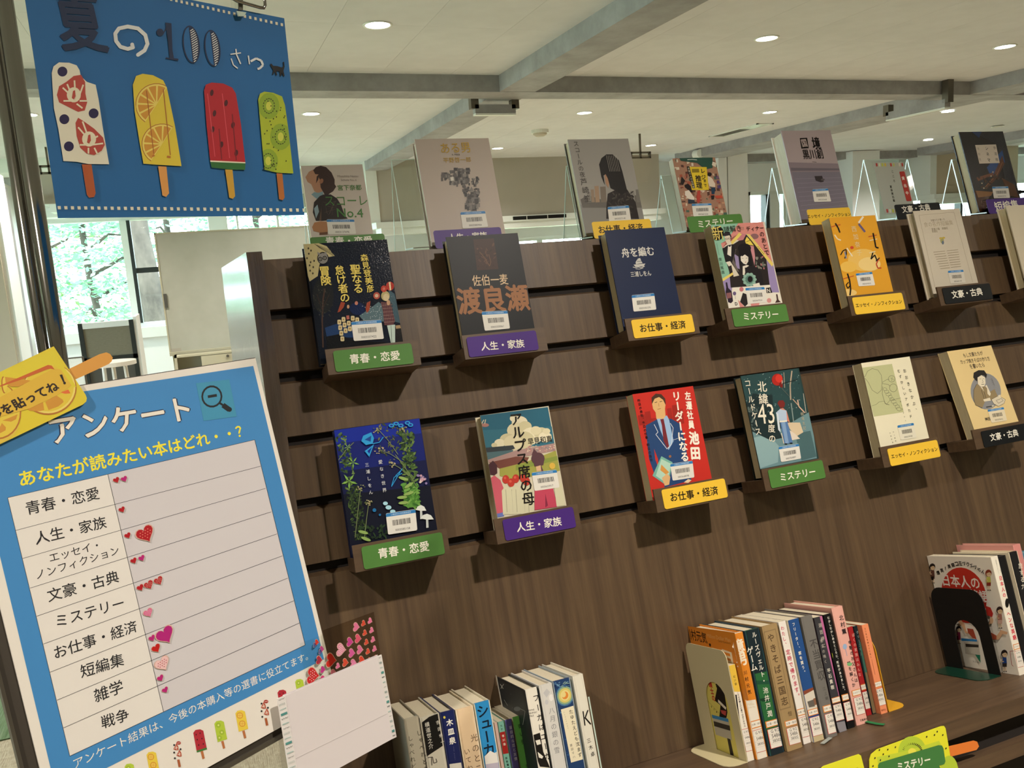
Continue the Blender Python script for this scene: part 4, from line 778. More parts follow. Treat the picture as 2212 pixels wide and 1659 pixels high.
def plaque(x0, x1, top, col, text, view, p0, p1, lab, white=True):
    d = 1.3465; zb_ = zt+.0005; l0 = (zb_-H+st*d)/ct
    b = MB('print_gloss'); pl = dplane(d); q = [(x0*d, l0), (x1*d, l0), (x1*d, top*d), (x0*d, top*d)]
    b.slab([pl.P(u, v) for u, v in rrect(pl, q, .004)], VD*.0015, C(SIGN[col]))
    Art(b, pl, view, bounds=None).h(text, p0, p1, 'f1ede0' if white else '201a12', .018)
    thing(b.obj('category_card'), lab, 'sign', 'category cards on top of the rack')
def artT1(a):
    h, f, c = '38231c', 'b4876a', '241c18'
    a.p(f, (235, 610), (280, 540), (340, 510), (420, 560), (440, 690), (470, 780), (420, 830), (350, 790), (310, 700), (262, 670)); a.p(h, (335, 520), (370, 480), (430, 462), (500, 480), (570, 550), (610, 640), (610, 700), (630, 730), (590, 790), (530, 830), (480, 830), (430, 740), (420, 640), (400, 600), (410, 575), (360, 570)); a.e('9c6c50', 440, 660, 24, 34, .4); a.p(h, (380, 600), (410, 570), (400, 640), (370, 690))
    a.p('7f9fa8', (310, 830), (350, 800), (400, 810), (460, 790), (465, 850), (420, 900), (370, 880)).p(c, (345, 930), (420, 850), (470, 830), (560, 830), (640, 880), (690, 960), (740, 1100), (780, 1140), (690, 1150), (450, 1170), (370, 1170), (330, 1060)).p('8aa2ac', (345, 1010), (390, 960), (410, 1050), (370, 1140)).p('5d4634', (410, 1170), (470, 840), (440, 1000), (440, 1170))
    for _ in range(16): a.l('574a40', 3, (rnd.uniform(460, 640), rnd.uniform(900, 1080)), (rnd.uniform(470, 650), rnd.uniform(900, 1100)))
    a.p('b07c52', (320, 1250), (350, 1190), (430, 1175), (520, 1180), (520, 1310), (420, 1320), (340, 1300)).p('6b4528', (415, 1320), (520, 1310), (520, 1345), (415, 1350))
    g = '46803a'; a.h('Miyashita Natsu', (645, 602), (910, 602), '8a7f74', 0).h('Schole No.4', (690, 645), (888, 648), '8a7f74', 0).h('宮下奈都', (648, 745), (952, 740), g, .012).h('スコーレ', (485, 915), (1028, 910), g, 0, 1.15).h('No.4', (640, 1065), (972, 1068), g, .008)
topbook('small pale paperback with a woman gazing up in profile', .1445, .2225, .446, .014, 'cdc3b8', artT1, V['T'], [(505, 1150), (858, 1150), (885, 1340), (530, 1345)], '0003137696', hard=False)
def artT2(a):
    g = ('5a5654', '7d7976', '3a3634', '8c8680', '2c2a2a', '645f5c')
    def cells(x0, x1, y0, y1, n, s0, s1):
        for _ in range(n): x, y, w, h = rnd.uniform(x0, x1), rnd.uniform(y0, y1), rnd.uniform(s0, s1), rnd.uniform(s0, s1); a.p(rnd.choice(g), (x, y), (x+w, y-1), (x+w+1, y+h), (x+1, y+h+1))
    a.fine(); cells(950, 1010, 265, 300, 26, 8, 22); cells(1000, 1110, 235, 330, 80, 10, 28); cells(1080, 1180, 290, 400, 70, 6, 18); cells(1095, 1175, 380, 470, 50, 10, 26); cells(1100, 1150, 460, 490, 18, 12, 28)
    a.fine(0); a.p('e8e4dc', (1008, 295), (1028, 292), (1030, 315), (1012, 318)); y = 'c09a20'
    a.h('ある男', (950, 118), (1128, 110), y, .01, 1.1).h('A MAN', (1018, 156), (1066, 154), '3c3430').h('平野啓一郎', (965, 190), (1135, 185), y, .005)
topbook('tall greyish white book with a head made of grey blocks', .2975, .4020, .4795, .022, 'c0b2a6', artT2, V['U'], [(1070, 510), (1222, 502), (1242, 602), (1085, 612)], '0003585966', stw=(.2625*1.395, .395*1.395, .395*1.395+.08), pm='page_edge_white')
def artT3(a):
    a.p('8c8a86', (230, 540), (690, 500), (700, 640), (280, 780)); a.p('6c6863', (245, 500), (300, 470), (450, 520), (640, 470), (690, 520), (690, 560), (500, 560), (260, 560))
    for x, w, h, c in ((318, 22, 70, '9a8672'), (345, 30, 95, 'a98e74'), (385, 40, 90, '7f7468'), (600, 30, 60, '8d8a84'), (640, 26, 70, '77746e'), (290, 26, 50, '8f8b84')): a.p(c, (x, 500-h), (x+w, 498-h), (x+w+8, 520), (x+8, 522))
    a.p('26201e', (430, 560), (440, 460), (500, 430), (580, 430), (640, 520), (665, 640), (430, 640)); k = '1a1614'
    a.fine()
    for _ in range(50): a.e(rnd.choice(('3a3430', '4a443e', '1c1816')), rnd.uniform(450, 620), rnd.uniform(450, 600), 14, 5, rnd.random()*3)
    a.fine(0); a.p('b48a6c', (415, 310), (430, 320), (450, 370), (445, 420), (425, 385)).p(k, (378, 250), (395, 205), (430, 178), (475, 178), (520, 220), (545, 300), (570, 400), (580, 440), (540, 470), (500, 440), (460, 420), (440, 350), (425, 320), (410, 330), (420, 400), (395, 340))
    for j in range(7): a.l('c8c2b8', 1.5, (430+j*12, 185), (455+j*12, 300))
    a.v('スコールの夜', (208, 80), (262, 345), '3c3833', .95).v('芦崎笙', (262, 345), (300, 525), '3c3833', .9)
topbook('grey book with a long-haired woman before a misty town', .5215, .6190, .4755, .021, 'a19e98', artT3, V['C'], [(438, 555), (590, 543), (607, 650), (450, 660)], '0003557140', spine='7a7872')
def artT4(a):
    cs = ('b98a70', 'a85a44', 'd9c8b0', '7c5a48', 'c89a7c', '4f6a5c', '8f4a3c', 'e0d4c0', '5a3c34', 'b0705c')
    a.fine()
    for _ in range(230):
        x, y = rnd.uniform(600, 1220), rnd.uniform(400, 1400); x += (y-400)*.15; w, h = rnd.uniform(10, 60), rnd.uniform(10, 46); k = rnd.uniform(-8, 16); a.p(rnd.choice(cs), (x, y), (x+w, y-k*.4), (x+w+6, y+h), (x+6, y+h+k))
    a.fine(0); a.p('2c5448', (690, 395), (1165, 395), (1165, 540), (1060, 560), (950, 470), (800, 450), (720, 440)).l('dfe8e0', 8, (810, 425), (880, 420), (945, 428)).p('e2d8c4', (1165, 450), (1215, 470), (1210, 530), (1155, 500))
    a.p('26201e', (720, 700), (730, 660), (780, 720), (750, 780), (715, 760)).p('20181a', (770, 780), (820, 760), (860, 800), (885, 890), (850, 880), (800, 830), (775, 810)).p('e8ddd0', (780, 870), (830, 850), (910, 960), (905, 1000), (820, 970), (775, 920)).p('2c3848', (820, 980), (910, 990), (915, 1040), (820, 1040))
    a.p('e2d2c0', (1095, 650), (1150, 680), (1200, 760), (1200, 810), (1120, 800), (1100, 740)).e('1e181a', 1122, 630, 30, 28).p('24405a', (1145, 815), (1205, 815), (1190, 910), (1150, 910)).p('1e181a', (1140, 930), (1190, 925), (1185, 980), (1150, 985)).p('b8443a', (950, 860), (990, 860), (990, 1000), (1040, 960), (960, 1040), (940, 1000)).e('6a2a26', 1085, 830, 26, 26).p('c2503c', (1190, 930), (1290, 925), (1310, 965), (1220, 970))
    a.p('e6c832', (835, 525), (1080, 528), (1112, 850), (870, 850)).p('1f1a18', (800, 520), (838, 518), (920, 825), (882, 828)).p('8d7a22', (870, 555), (970, 553), (978, 603), (876, 606)).v('本屋さんの名探偵', (822, 530), (900, 825), 'e8e0cc', .9)
    a.v('推理', (958, 640), (980, 830), '1f1a18', 1.0, .03).v('レジ', (1020, 540), (1040, 715), '1f1a18', .85, .03).v('まで', (1050, 690), (1062, 815), '1f1a18', .8, .03).v('似鳥鶏', (1225, 640), (1260, 840), '5c4a86', .8, .02)
topbook('small colourful comic-style paperback with a yellow title box', .6870, .7620, .4430, .017, 'a8806a', artT4, V['W'], [(868, 1045), (1143, 1035), (1167, 1215), (895, 1225)], '0003601220', hard=False, stw=(.660*1.4, .755*1.4, .4145*1.4), pm='page_edge_white')
def artT5(a):
    a.p('8c8088', (200, 300), (570, 310), (640, 640), (290, 720)).p('6f6872', (225, 340), (575, 345), (582, 358), (230, 362)).p('7c7684', (235, 370), (590, 370), (640, 640), (290, 720))
    for k in range(8): a.l('8d8794', 3, (260+k*6, 420+k*32), (600+k*5, 410+k*28))
    k = '191618'; a.p(k, (290, 128), (343, 125), (355, 200), (302, 203)).h('国', (305, 165), (340, 162), 'c0b0ae', .02, 1.2).h('境', (380, 165), (435, 165), k, .03, 1.35).h('黒川創', (312, 245), (455, 240), k, .02, 1.25).l(k, 2, (380, 298), (410, 300)).p('3a3438', (395, 400), (450, 398), (462, 440), (440, 445), (405, 432)).e('5a5458', 455, 425, 14, 8)
topbook('thick lilac-grey book with a calm sea on the cover', .8960, .9940, .4845, .036, 'b0a2a4', artT5, V['E'], [(378, 495), (490, 487), (515, 582), (393, 585)], '0003355668', stw=(.86*1.42, .985*1.42, .4145*1.44), spine='e8e2d4', pm='page_edge_white', matn='print_film')
def artT7(a):
    a.p('22262e', (1600, 350), (1975, 345), (2120, 1000), (1990, 900), (1900, 500)); a.p('1e4a8c', (1780, 760), (1960, 560), (1990, 700), (1860, 850), (1810, 830)).p('1a3566', (1600, 345), (1720, 345), (1690, 420))
    a.p('5a3420', (1740, 1010), (1850, 860), (1960, 620), (1985, 720), (1900, 880), (1780, 1010)).p('6e4128', (1660, 880), (1850, 820), (1860, 850), (1680, 920)).p('4a2e1e', (1640, 1030), (1850, 1040), (1800, 1120), (1760, 1260), (1670, 1280)).p('8a6238', (1650, 1030), (1850, 1045), (1830, 1090), (1680, 1110)).p('54351f', (1950, 880), (2100, 960), (2150, 1110), (2040, 1090)).l('9c6a44', 5, (1740, 1010), (1900, 840), (1960, 700)).l('1a100c', 8, (1730, 1150), (1790, 1130), (1790, 1180))
    for _ in range(20): a.e(rnd.choice(('3a2a20', '4a3626', '2a1e18')), rnd.uniform(1650, 1950), rnd.uniform(850, 1000), 22, 8, rnd.random()*3)
    for x, y in ((1850, 815), (1828, 862), (1722, 945), (1745, 1002)): a.e('d8c8a8', x, y, 7)
    a.p('ded3c6', (1643, 502), (1885, 495), (1928, 710), (1692, 718)); a.v('歩道橋', (1862, 500), (1900, 705), '3c342e', .6).v('シネマ', (1770, 505), (1808, 710), '1e1814', .7, .02).v('恩田陸', (1675, 515), (1705, 700), '9a8a78', .5)
topbook('dark glossy book with a silver square and wooden curve', 1.2740, 1.3800, .4780, .024, '1a1716', artT7, V['X'], [(1838, 985), (2025, 980), (2048, 1115), (1860, 1120)], '0003623719', stw=(1.235*1.41, 1.37*1.41, .4245*1.41), matn='print_film', spine='120e0e')
# empty stand that holds only a loan card
stand(1.049*1.4, 1.1432*1.4, .431*1.4, 1.4, 'clear acrylic stand that holds only the loan card')
pl = dplane(1.393); vX = V['X']
def tp(*pts): return [pl.P(*pl.uv(vX[0]+p[0]/vX[2], vX[1]+p[1]/vX[2])) for p in pts]
b = MB('print_matte'); b.slab(tp((605, 1300), (958, 1290), (812, 702), (458, 706)), VD*.0006, C('b5bab0'))
a = Art(b, pl, vX)
for k, (c_) in enumerate(('b8443c', 'd8dcc0', 'c0c850', 'd8c050', 'b5bab0', 'c8503c', 'c0c878', 'b8bca8', 'e0dcc8', 'c05048')):
    x = 490+k*33; a.p(c_, (x, 712), (x+20, 711), (x+26, 748), (x+6, 750)); x = 612+k*33
    a.p(c_, (x, 1245), (x+20, 1243), (x+28, 1284), (x+8, 1286))
a.v('こころ', (680, 780), (710, 945), '33332c', .6, .02).v('夏目漱石著', (662, 965), (706, 1165), '33332c', .8, .02)
a.p('b83a32', (768, 810), (818, 806), (826, 815), (908, 1140), (900, 1150), (855, 1152), (846, 1145), (765, 822)); a.v('貸出中', (798, 845), (866, 1100), 'f0e4d8', .5, .03)
thing(b.obj('loan_card'), 'pale card with a red tag in the empty acrylic stand', 'card')
plaque(.1425, .2365, .3515, 'green', '青春・恋愛', V['A'], (330, 110), (850, 98), 'green category card below the paperback with the profile portrait')
plaque(.3020, .3965, .3515, 'purple', '人生・家族', V['B'], (160, 130), (620, 100), 'purple category card below the head made of blocks')
plaque(.5340, .6285, .3515, 'yellow', 'お仕事・経済', V['C'], (375, 718), (692, 698), 'yellow category card below the long-haired woman book', False)
plaque(.6910, .7870, .3515, 'green', 'ミステリー', V['C'], (1090, 680), (1335, 655), 'green category card below the comic-style paperback')
plaque(.9110, .9960, .3525, 'yellow', 'エッセイ・ノンフィクション', V['E'], (345, 690), (655, 672), 'yellow category card below the lilac sea book', False)
plaque(1.0900, 1.1885, .3525, 'black', '文豪・古典', V['X'], (795, 1250), (1120, 1220), 'black category card below the empty acrylic stand')
plaque(1.2970, 1.3950, .3530, 'purple', '短編集', V['X'], (1875, 1220), (2145, 1190), 'purple category card below the dark glossy book')
# ================================================================== BOOKS ON THE LEDGE
LS = -.4905
def tag_(a, y0, y1, x0, x1, sk, tag=None):
    """library shelf tag: orange-framed category and a call-number strip; corners in view units, sk = lean per unit"""
    def q(u, v): y = y0+(y1-y0)*v; return (x0+(x1-x0)*u+sk*(y-y0), y-(x1-x0)*u*.28)
    if tag: a.p('e08a3c', q(-.02, -.42), q(1.02, -.42), q(1.02, -.08), q(-.02, -.08)).p('efe8da', q(.06, -.38), q(.94, -.38), q(.94, -.12), q(.06, -.12)).h(tag, q(.1, -.25), q(.9, -.25), '3a3028', 0, 1.0)
    a.p('c2483c', q(0, 0), q(1, 0), q(1, 1), q(0, 1)).p('ece6da', q(.05, .02), q(1, .02), q(1, .98), q(.05, .98))
    for k in (1, 2, 3): a.l('b8a898', 1.2, q(.05, k/4+.02), q(1, k/4+.02))
    for k, t_ in enumerate(('G 9/2', '5486', '38302')): a.h(t_, q(.25, k/4+.14), q(.85, k/4+.14), '3a3430')
def book_spine(lab, x0, x1, d0, dep, h, base, art=None, view=V['G2'], cover=None, cart=None, hard=True, group=None, pm='page_edge_white', matn='print_gloss', up=0):
    e = empty('book', DF(x0, d0, LS), lab, 'book', group, tilt=True); l0, l1 = LS+.0003+up, LS+h; t_ = .0018 if hard else .0006
    cv = C(cover or base); b = MB(matn)
    b.dbox(x0, x0+t_, d0+.001, d0+dep, l0, l1, cv); b.dbox(x1-t_, x1, d0+.001, d0+dep, l0, l1, cv)
    r = min(.0035, (x1-x0)*.22) if hard else .0008       # rounded or square back
    P = [(x0, d0+r), (x0+r*.35, d0+r*.3), (x0+r, d0), (x1-r, d0), (x1-r*.35, d0+r*.3), (x1, d0+r), (x1-t_, d0+r+t_), (x0+t_, d0+r+t_)]
    b.slab([DF(x, d, l0) for x, d in P][::-1], VL*(l1-l0), C(base))
    if art: a_ = Art(b, dplane(d0), view, bounds=(x0+r*.6, x1-r*.6, l0, l1)); art(a_)
    if cart: a_ = Art(b, xplane(x0), view, bounds=(d0+.001-1e9, 1e9, -1e9, 1e9)); a_.b = None; cart(a_)
    b.obj('cover', e); i_ = .0028 if hard else .0003
    b = MB(pm); b.dbox(x0+t_, x1-t_, d0+r+t_, d0+dep-i_, l0+i_, l1-i_); b.obj('pages', e)
    return e
G2 = 'books between the cream and yellow bookends'
def s0(a): a.p('e6c24a', (515, 680), (580, 690), (650, 940), (580, 935)).v('紀川肇', (575, 780), (592, 875), '3a3020', .8).p('efe8d8', (575, 925), (660, 925), (760, 1520), (680, 1530)).v('これは弁護士の仕事ではありません', (606, 925), (668, 1225), '2a2420', 1.0, .02).p('1a1716', (585, 950), (597, 950), (632, 1230), (625, 1235)); tag_(a, 1250, 1440, 635, 700, .22)
def c0(a):
    a.p('d9cc68', (270, 700), (520, 700), (690, 1500), (400, 1400)); a.p('1a1614', (420, 790), (480, 850), (520, 1100), (510, 1150), (450, 1140), (460, 1040), (410, 1000), (430, 900)).p('e8e0cc', (440, 990), (510, 1060), (505, 1080), (440, 1015)).p('b84a44', (460, 1080), (510, 1090), (505, 1130), (470, 1110))
    a.v('弁護士の', (352, 770), (408, 1010), 'c03028', 1.0, .04).v('ではありま', (308, 800), (338, 1020), '1a1614', 1.0, .04).v('仕事', (404, 800), (440, 900), '1a1614', .8, .04).l('9a8f4c', 2, (350, 1000), (450, 1110)).v('紀川肇', (372, 1040), (440, 1110), '3a3020', .4, .03).p('b03a30', (335, 1060), (350, 1070), (340, 1090))
    a.p('b9b2a0', (388, 1125), (530, 1160), (560, 1340), (420, 1290)).p('3f86b8', (385, 1120), (525, 1155), (530, 1185), (392, 1150)).p('3c3830', (402, 1175), (540, 1215), (545, 1258), (408, 1218)).p('241e1a', (518, 1320), (545, 1330), (575, 1470), (545, 1462))
BN = dict(hard=False, group=G2)
book_spine('thin yellow and white paperback right behind the cream bookend', .7395, .7525, 1.2115, .104, .1515, 'e9e2d2', s0, cover='d9cc68', cart=c0, **BN)
def s1(a): a.p('e08a2c', (540, 400), (640, 400), (770, 1000), (640, 1015)).p('ece4d4', (630, 1010), (770, 990), (880, 1500), (740, 1520)).v('億男', (597, 480), (650, 700), 'f4e8d0', 1.1, .03).v('川村元気', (665, 735), (712, 955), '3a2414', .7, .02).h('Million', (690, 1035), (745, 1028), 'd8c8a0').h('Dollar Man', (695, 1062), (755, 1052), 'd8c8a0'); tag_(a, 1260, 1450, 728, 822, .2, '仕事・経済')
def c1(a): a.p('e08a2c', (140, 360), (580, 420), (700, 1000), (250, 900)).h('川村元気', (168, 425), (342, 470), '4a2c14', .02, 1.2).h('Million Dollar Man', (345, 445), (545, 485), 'e8b070').h('Genki Kawamura', (440, 490), (545, 512), '8a5420').p('f0e4cc', (470, 560), (555, 590), (572, 690), (490, 665)).p('e08a2c', (490, 585), (540, 600), (545, 625), (495, 610)).p('e08a2c', (500, 630), (548, 645), (552, 665), (505, 652)).p('3a2414', (360, 512), (378, 516), (380, 540), (366, 536))
book_spine('orange hardback with a white lower spine, beside the cream bookend', .7545, .7760, 1.207, .131, .1990, 'ece4d4', s1, cover='e08a2c', cart=c1, group=G2)
def s2(a): a.p('1c2a30', (620, 400), (780, 370), (850, 760), (720, 790)).p('2e6a3c', (720, 780), (860, 750), (950, 1300), (830, 1330)).p('1c2a30', (830, 1270), (960, 1240), (1010, 1450), (860, 1480)).p('22503a', (725, 830), (870, 830), (875, 860), (735, 865)).p('1a3c2a', (780, 990), (870, 970), (880, 1000), (820, 1010)).v('ルーズヴェルト・', (742, 410), (836, 860), 'ede8da', .9, .02).v('ゲーム', (705, 540), (752, 750), 'ede8da', 1.0, .02).v('池井戸潤', (838, 880), (885, 1145), 'ede8da', .85, .01); tag_(a, 1250, 1415, 855, 970, .2, '仕事・経済')
book_spine('green and navy hardback with white title, third from cream bookend', .7785, .8060, 1.204, .131, .1990, '24503a', s2, cover='2a4656', group=G2)
def s3(a): a.p('8d7550', (805, 420), (930, 385), (1060, 1060), (950, 1090)).p('a58a5e', (812, 428), (925, 396), (1052, 1050), (955, 1080)).v('やきそば三国志', (880, 420), (1015, 1050), '5a4428', .82, .02); a.h('恒', (1035, 1115), (1068, 1108), '5a4428'); tag_(a, 1240, 1385, 1018, 1120, .2, '仕事・経済')
book_spine('tan kraft-paper hardback with brown lettering', .8090, .8390, 1.199, .131, .2000, 'a58a5e', s3, group=G2, matn='print_matte')
def s4(a): a.v('わたし、', (985, 360), (1015, 545), 'c8405c', .8, .02).v('定時で帰ります。', (1030, 560), (1128, 990), 'c8405c', .85, .02); a.e('b8a890', 992, 565, 7); tag_(a, 1150, 1320, 1122, 1210, .2, '仕事・経済')
book_spine('white book with pink lettering between tan and blue books', .8470, .8620, 1.2065, .128, .1985, 'efe9e0', s4, **BN)
def s5(a): a.p('27508c', (990, 300), (1135, 270), (1290, 900), (1140, 950)).p('8a4a34', (1155, 925), (1290, 870), (1300, 900), (1165, 960)).p('dcd4c4', (1160, 960), (1290, 890), (1330, 1060), (1200, 1090)).p('6a645c', (1200, 1010), (1255, 990), (1265, 1050), (1215, 1060)).p('8a6048', (1250, 985), (1290, 970), (1298, 1030), (1262, 1040)).p('c8b890', (1210, 1290), (1340, 1260), (1370, 1380), (1250, 1380)).v('フリーター、家を買う。', (1078, 330), (1178, 780), 'f0ead8', .8, .02); tag_(a, 1150, 1310, 1215, 1300, .2, '仕事・経済')
book_spine('blue paperback with a house picture low on its spine', .8635, .8850, 1.2015, .128, .1985, '27508c', s5, cover='efe6d0', **BN)
def s6(a): a.v('不当買収', (1245, 470), (1330, 830), '4c4a48', .95, .01).v('江上剛', (1338, 880), (1372, 1000), '55524e', .8); tag_(a, 1120, 1290, 1345, 1432, .2, '仕事・経済')
book_spine('plain grey book in a clear jacket', .8880, .9110, 1.1985, .131, .1985, '77746f', s6, group=G2)
def s7(a): a.p('c06a9a', (1300, 260), (1330, 260), (1500, 1000), (1480, 1010)).v('潮首岬に', (1305, 330), (1345, 560), 'c8c0b4', .7).v('郭公の鳴く', (1318, 470), (1360, 690), 'c8c0b4', .7).v('平石貴樹', (1378, 720), (1420, 910), 'e0dccc', .8, .02).p('8d8a90', (1440, 1190), (1540, 1170), (1560, 1260), (1480, 1280)); tag_(a, 1040, 1180, 1415, 1490, .2, 'ミステリー')
book_spine('dark grey book with a magenta stripe', .9190, .9370, 1.2065, .126, .1905, '3c3c40', s7, cover='6a4a60', **BN)
def s8(a): a.v('むかしむかしあるところに、', (1378, 280), (1462, 665), 'f0ece0', .85, .02).v('死体がありました。', (1455, 660), (1520, 930), 'f0ece0', .85, .02).e('c9d040', 1405, 640, 14, 50); tag_(a, 1020, 1180, 1505, 1575, .2, 'ミステリー')
book_spine('black paperback with a white rounded title', .9415, .9570, 1.209, .126, .1905, '121214', s8, **BN)
def s9(a): a.v('北村薫', (1485, 265), (1520, 440), '33282a', .85, .02).v('中野のお父さんは', (1560, 480), (1620, 850), '33282a', .8, .02).v('謎を解くか', (1550, 660), (1600, 890), '33282a', .8, .02).e('9cb4d4', 1520, 540, 18, 24).l('8aa4c4', 4, (1525, 560), (1540, 620)).e('7cba7c', 1560, 690, 22, 16).h('文藝春秋', (1650, 1170), (1712, 1155), '33282a'); tag_(a, 980, 1130, 1590, 1675, .2, 'ミステリー')
book_spine('tall pink book standing above its neighbours', .9620, .9855, 1.2095, .131, .1975, 'eab0a2', s9, group=G2)
def s10(a): a.v('ぼくの家族はみんな', (1590, 420), (1650, 800), 'e8b0a4', .75, .01); tag_(a, 930, 1080, 1660, 1730, .2, 'ミステリー')
book_spine('small red paperback right of the tall pink book', 1.0075, 1.0185, 1.2355, .104, .1525, 'b0282c', s10, **BN)
def s11(a): a.v('グリーンマン', (1625, 400), (1665, 620), 'b8c8c4', .7).p('7a6a4c', (1680, 700), (1740, 680), (1800, 1100), (1760, 1110)).p('3a6a5c', (1640, 500), (1680, 500), (1720, 760), (1690, 760))
book_spine('thin dark teal paperback between red and peach ones', 1.0190, 1.0270, 1.2340, .104, .1520, '16282e', s11, **BN)
def s12(a): a.v('白川署刑事課からの殺人', (1690, 375), (1745, 640), '8a4a30', .7).l('a85a40', 3, (1750, 650), (1778, 780)).h('集英社', (1832, 1085), (1870, 1075), '7a3a24'); tag_(a, 910, 1055, 1765, 1845, .2, 'ミステリー')
book_spine('peach-orange paperback touching the yellow bookend', 1.0280, 1.0425, 1.2230, .104, .1530, 'f09468', s12, **BN)
# bookends
def bookend(lab, x, d0, d1, h, m, base_x, hole, flip=1, rc=.02):
    e = empty('bookend', DF(x, d0, LS), lab, 'bookend', None, tilt=True); n = 5
    def arc(cx, cy, r, a0, a1, k=6): return [(cx+r*math.cos(math.radians(a0+(a1-a0)*i/k)), cy+r*math.sin(math.radians(a0+(a1-a0)*i/k))) for i in range(k+1)]
    out = [(d0, LS)] + arc(d0+rc, LS+h-rc, rc, 180, 90) + arc(d1-rc, LS+h-rc, rc, 90, 0) + [(d1, LS)]
    if hole: h0, h1, hh = hole; r = (h1-h0)/2; out += [(h1, LS)] + arc((h0+h1)/2, LS+hh-r, r, 0, 180, 10) + [(h0, LS)]
    b = MB(m); b.slab([DF(x, d, l) for d, l in out], VX*.0012); b.obj('upright_plate', e)
    b = MB(m if m != 'enamel_green_shade' else 'enamel_green'); x2 = base_x; s_ = 1 if x2 > x else -1; r = .022
    o2 = [(x, d0), (x2-s_*r, d0)]+[(x2-s_*r+s_*r*math.sin(t_), d0+r-r*math.cos(t_)) for t_ in (.4, .8, 1.2, 1.57)]+[(x2, d1-r)]+[(x2-s_*r+s_*r*math.cos(t_), d1-r+r*math.sin(t_)) for t_ in (.4, .8, 1.2, 1.57)]+[(x, d1)]
    b.slab([DF(x_, d_, LS+.0003) for x_, d_ in o2], VL*.0012); b.obj('foot_plate', e); return e
bookend('cream metal bookend with an arched opening, left of the middle books', .7370, 1.2095, 1.336, .176, 'enamel_cream', .700, (1.232, 1.298, .118), rc=.014)
bookend('yellow metal bookend at the right end of the middle books', 1.0445, 1.2220, 1.325, .134, 'enamel_yellow', 1.0905, None, rc=.03)
bookend('green metal bookend with an upright coloured near-black for shade and an arched opening, before the white comic essay', 1.3075, 1.2165, 1.338, .158, 'enamel_green_shade', 1.262, (1.243, 1.300, .098), rc=.024)
# left group
G1 = 'books at the left end of the ledge'
def g1(lab, u0, u1, ltop, d, base, art=None, cover=None, dep=.131, hard=True, **kw):
    k = d/1.15; return book_spine(lab, u0*k+.0003, u1*k-.0003, d, dep, ltop*k-LS, base, art, V['G1'], cover, hard=hard, group=G1, **kw)
g1('worn grey-white hardback, first at the left beside the envelope', .194, .2155, -.275, 1.204, 'bdb5a0', lambda a: a.v('しゃべれどもしゃべれども', (350, 850), (440, 1600), '3a342c', .8).v('しゃべれども', (425, 800), (500, 1180), '3a342c', .8), cover='8f8877')
g1('white and black hardback with brushwork', .2160, .2435, -.2785, 1.204, 'd8d2c0', lambda a: a.p('1a1817', (455, 740), (520, 690), (620, 650), (650, 940), (560, 1000), (500, 1040)).v('横道世之介', (498, 735), (540, 975), 'e8e4d8', .95, .01).v('吉田修一', (590, 710), (645, 940), 'e8e4d8', .6, .01).l('2a2622', 6, (510, 1050), (550, 1045), (560, 1100), (590, 1090), (580, 1060)).l('2a2622', 6, (540, 1050), (545, 1120)), cover='cfc9b8')
g1('navy hardback with white characters', .2440, .2650, -.2790, 1.204, '1c2458', lambda a: a.v('木皿泉', (695, 700), (732, 940), 'ece8dc', .8, .03).e('d8c850', 655, 695, 10, 12).v('Izumi Kizara', (735, 950), (750, 1070), 'a8a8b8', 1).p('dcd8cc', (690, 1110), (830, 1090), (850, 1300), (700, 1300)), cover='3a3e60')
g1('peach hardback with handwritten title', .2660, .2920, -.2805, 1.204, 'e9cda8', lambda a: a.v('光のとこ', (912, 830), (965, 1190), '6a5440', .8).v('いてね', (848, 960), (890, 1180), '6a5440', .8), cover='efe0c4')
g1('bright blue hardback with a black title', .2930, .3165, -.2790, 1.204, '2f8cc8', lambda a: a.v('シューカツ！', (985, 580), (1098, 1270), '101c30', 1.05, .02).p('e4e0d8', (1010, 1040), (1060, 990), (1100, 1010), (1140, 980), (1160, 1200), (1030, 1200)).p('b8b0c0', (1020, 1110), (1150, 1090), (1180, 1250), (1040, 1250)), cover='dcd6c0')
KW = dict(dep=.104, hard=False)
g1('very thin pale pink paperback', .3170, .3220, -.310, 1.254, 'e6c4b8', None, **KW)
g1('thin mint paperback with a red band', .3222, .3315, -.3105, 1.254, '86c4b0', lambda a: a.p('b02c28', (1140, 830), (1200, 815), (1235, 1010), (1175, 1020)).v('有川浩', (1172, 840), (1188, 950), 'f0e4d4', .7, .02).v('文学', (1155, 755), (1165, 815), '3a5a50', .7).v('阪急電車', (1200, 1040), (1225, 1160), '2a4038', .7, .02), **KW)
g1('violet paperback with a ribbon marker on top', .3330, .3430, -.3105, 1.254, '6a62b4', lambda a: a.v('盲目的な恋と友情', (1238, 765), (1290, 1080), 'e8e4f0', .8, .01), cover='d8cfc0', **KW)
g1('green paperback next to the white book with a black cover', .3445, .3580, -.3095, 1.254, '4c8438', lambda a: a.v('青い壺', (1318, 740), (1362, 940), '20301a', .7, .01).v('有', (1385, 1105), (1390, 1140), '20301a'), cover='d8cfb8', **KW)
def cf(a):
    a.p('2a3034', (1120, 360), (1350, 460), (1380, 720), (1180, 640)).p('d8d4c8', (1108, 320), (1118, 325), (1180, 640), (1170, 640)).l('c8c8c0', 4, (1150, 400), (1175, 440)).l('c8c8c0', 4, (1180, 400), (1155, 440)).l('9a9c98', 3, (1185, 540), (1215, 590)).l('9a9c98', 3, (1330, 620), (1370, 640), (1350, 760)).e('5c6468', 1300, 620, 30, 20).v('フーガ', (1240, 460), (1260, 640), '8c9498', .3)
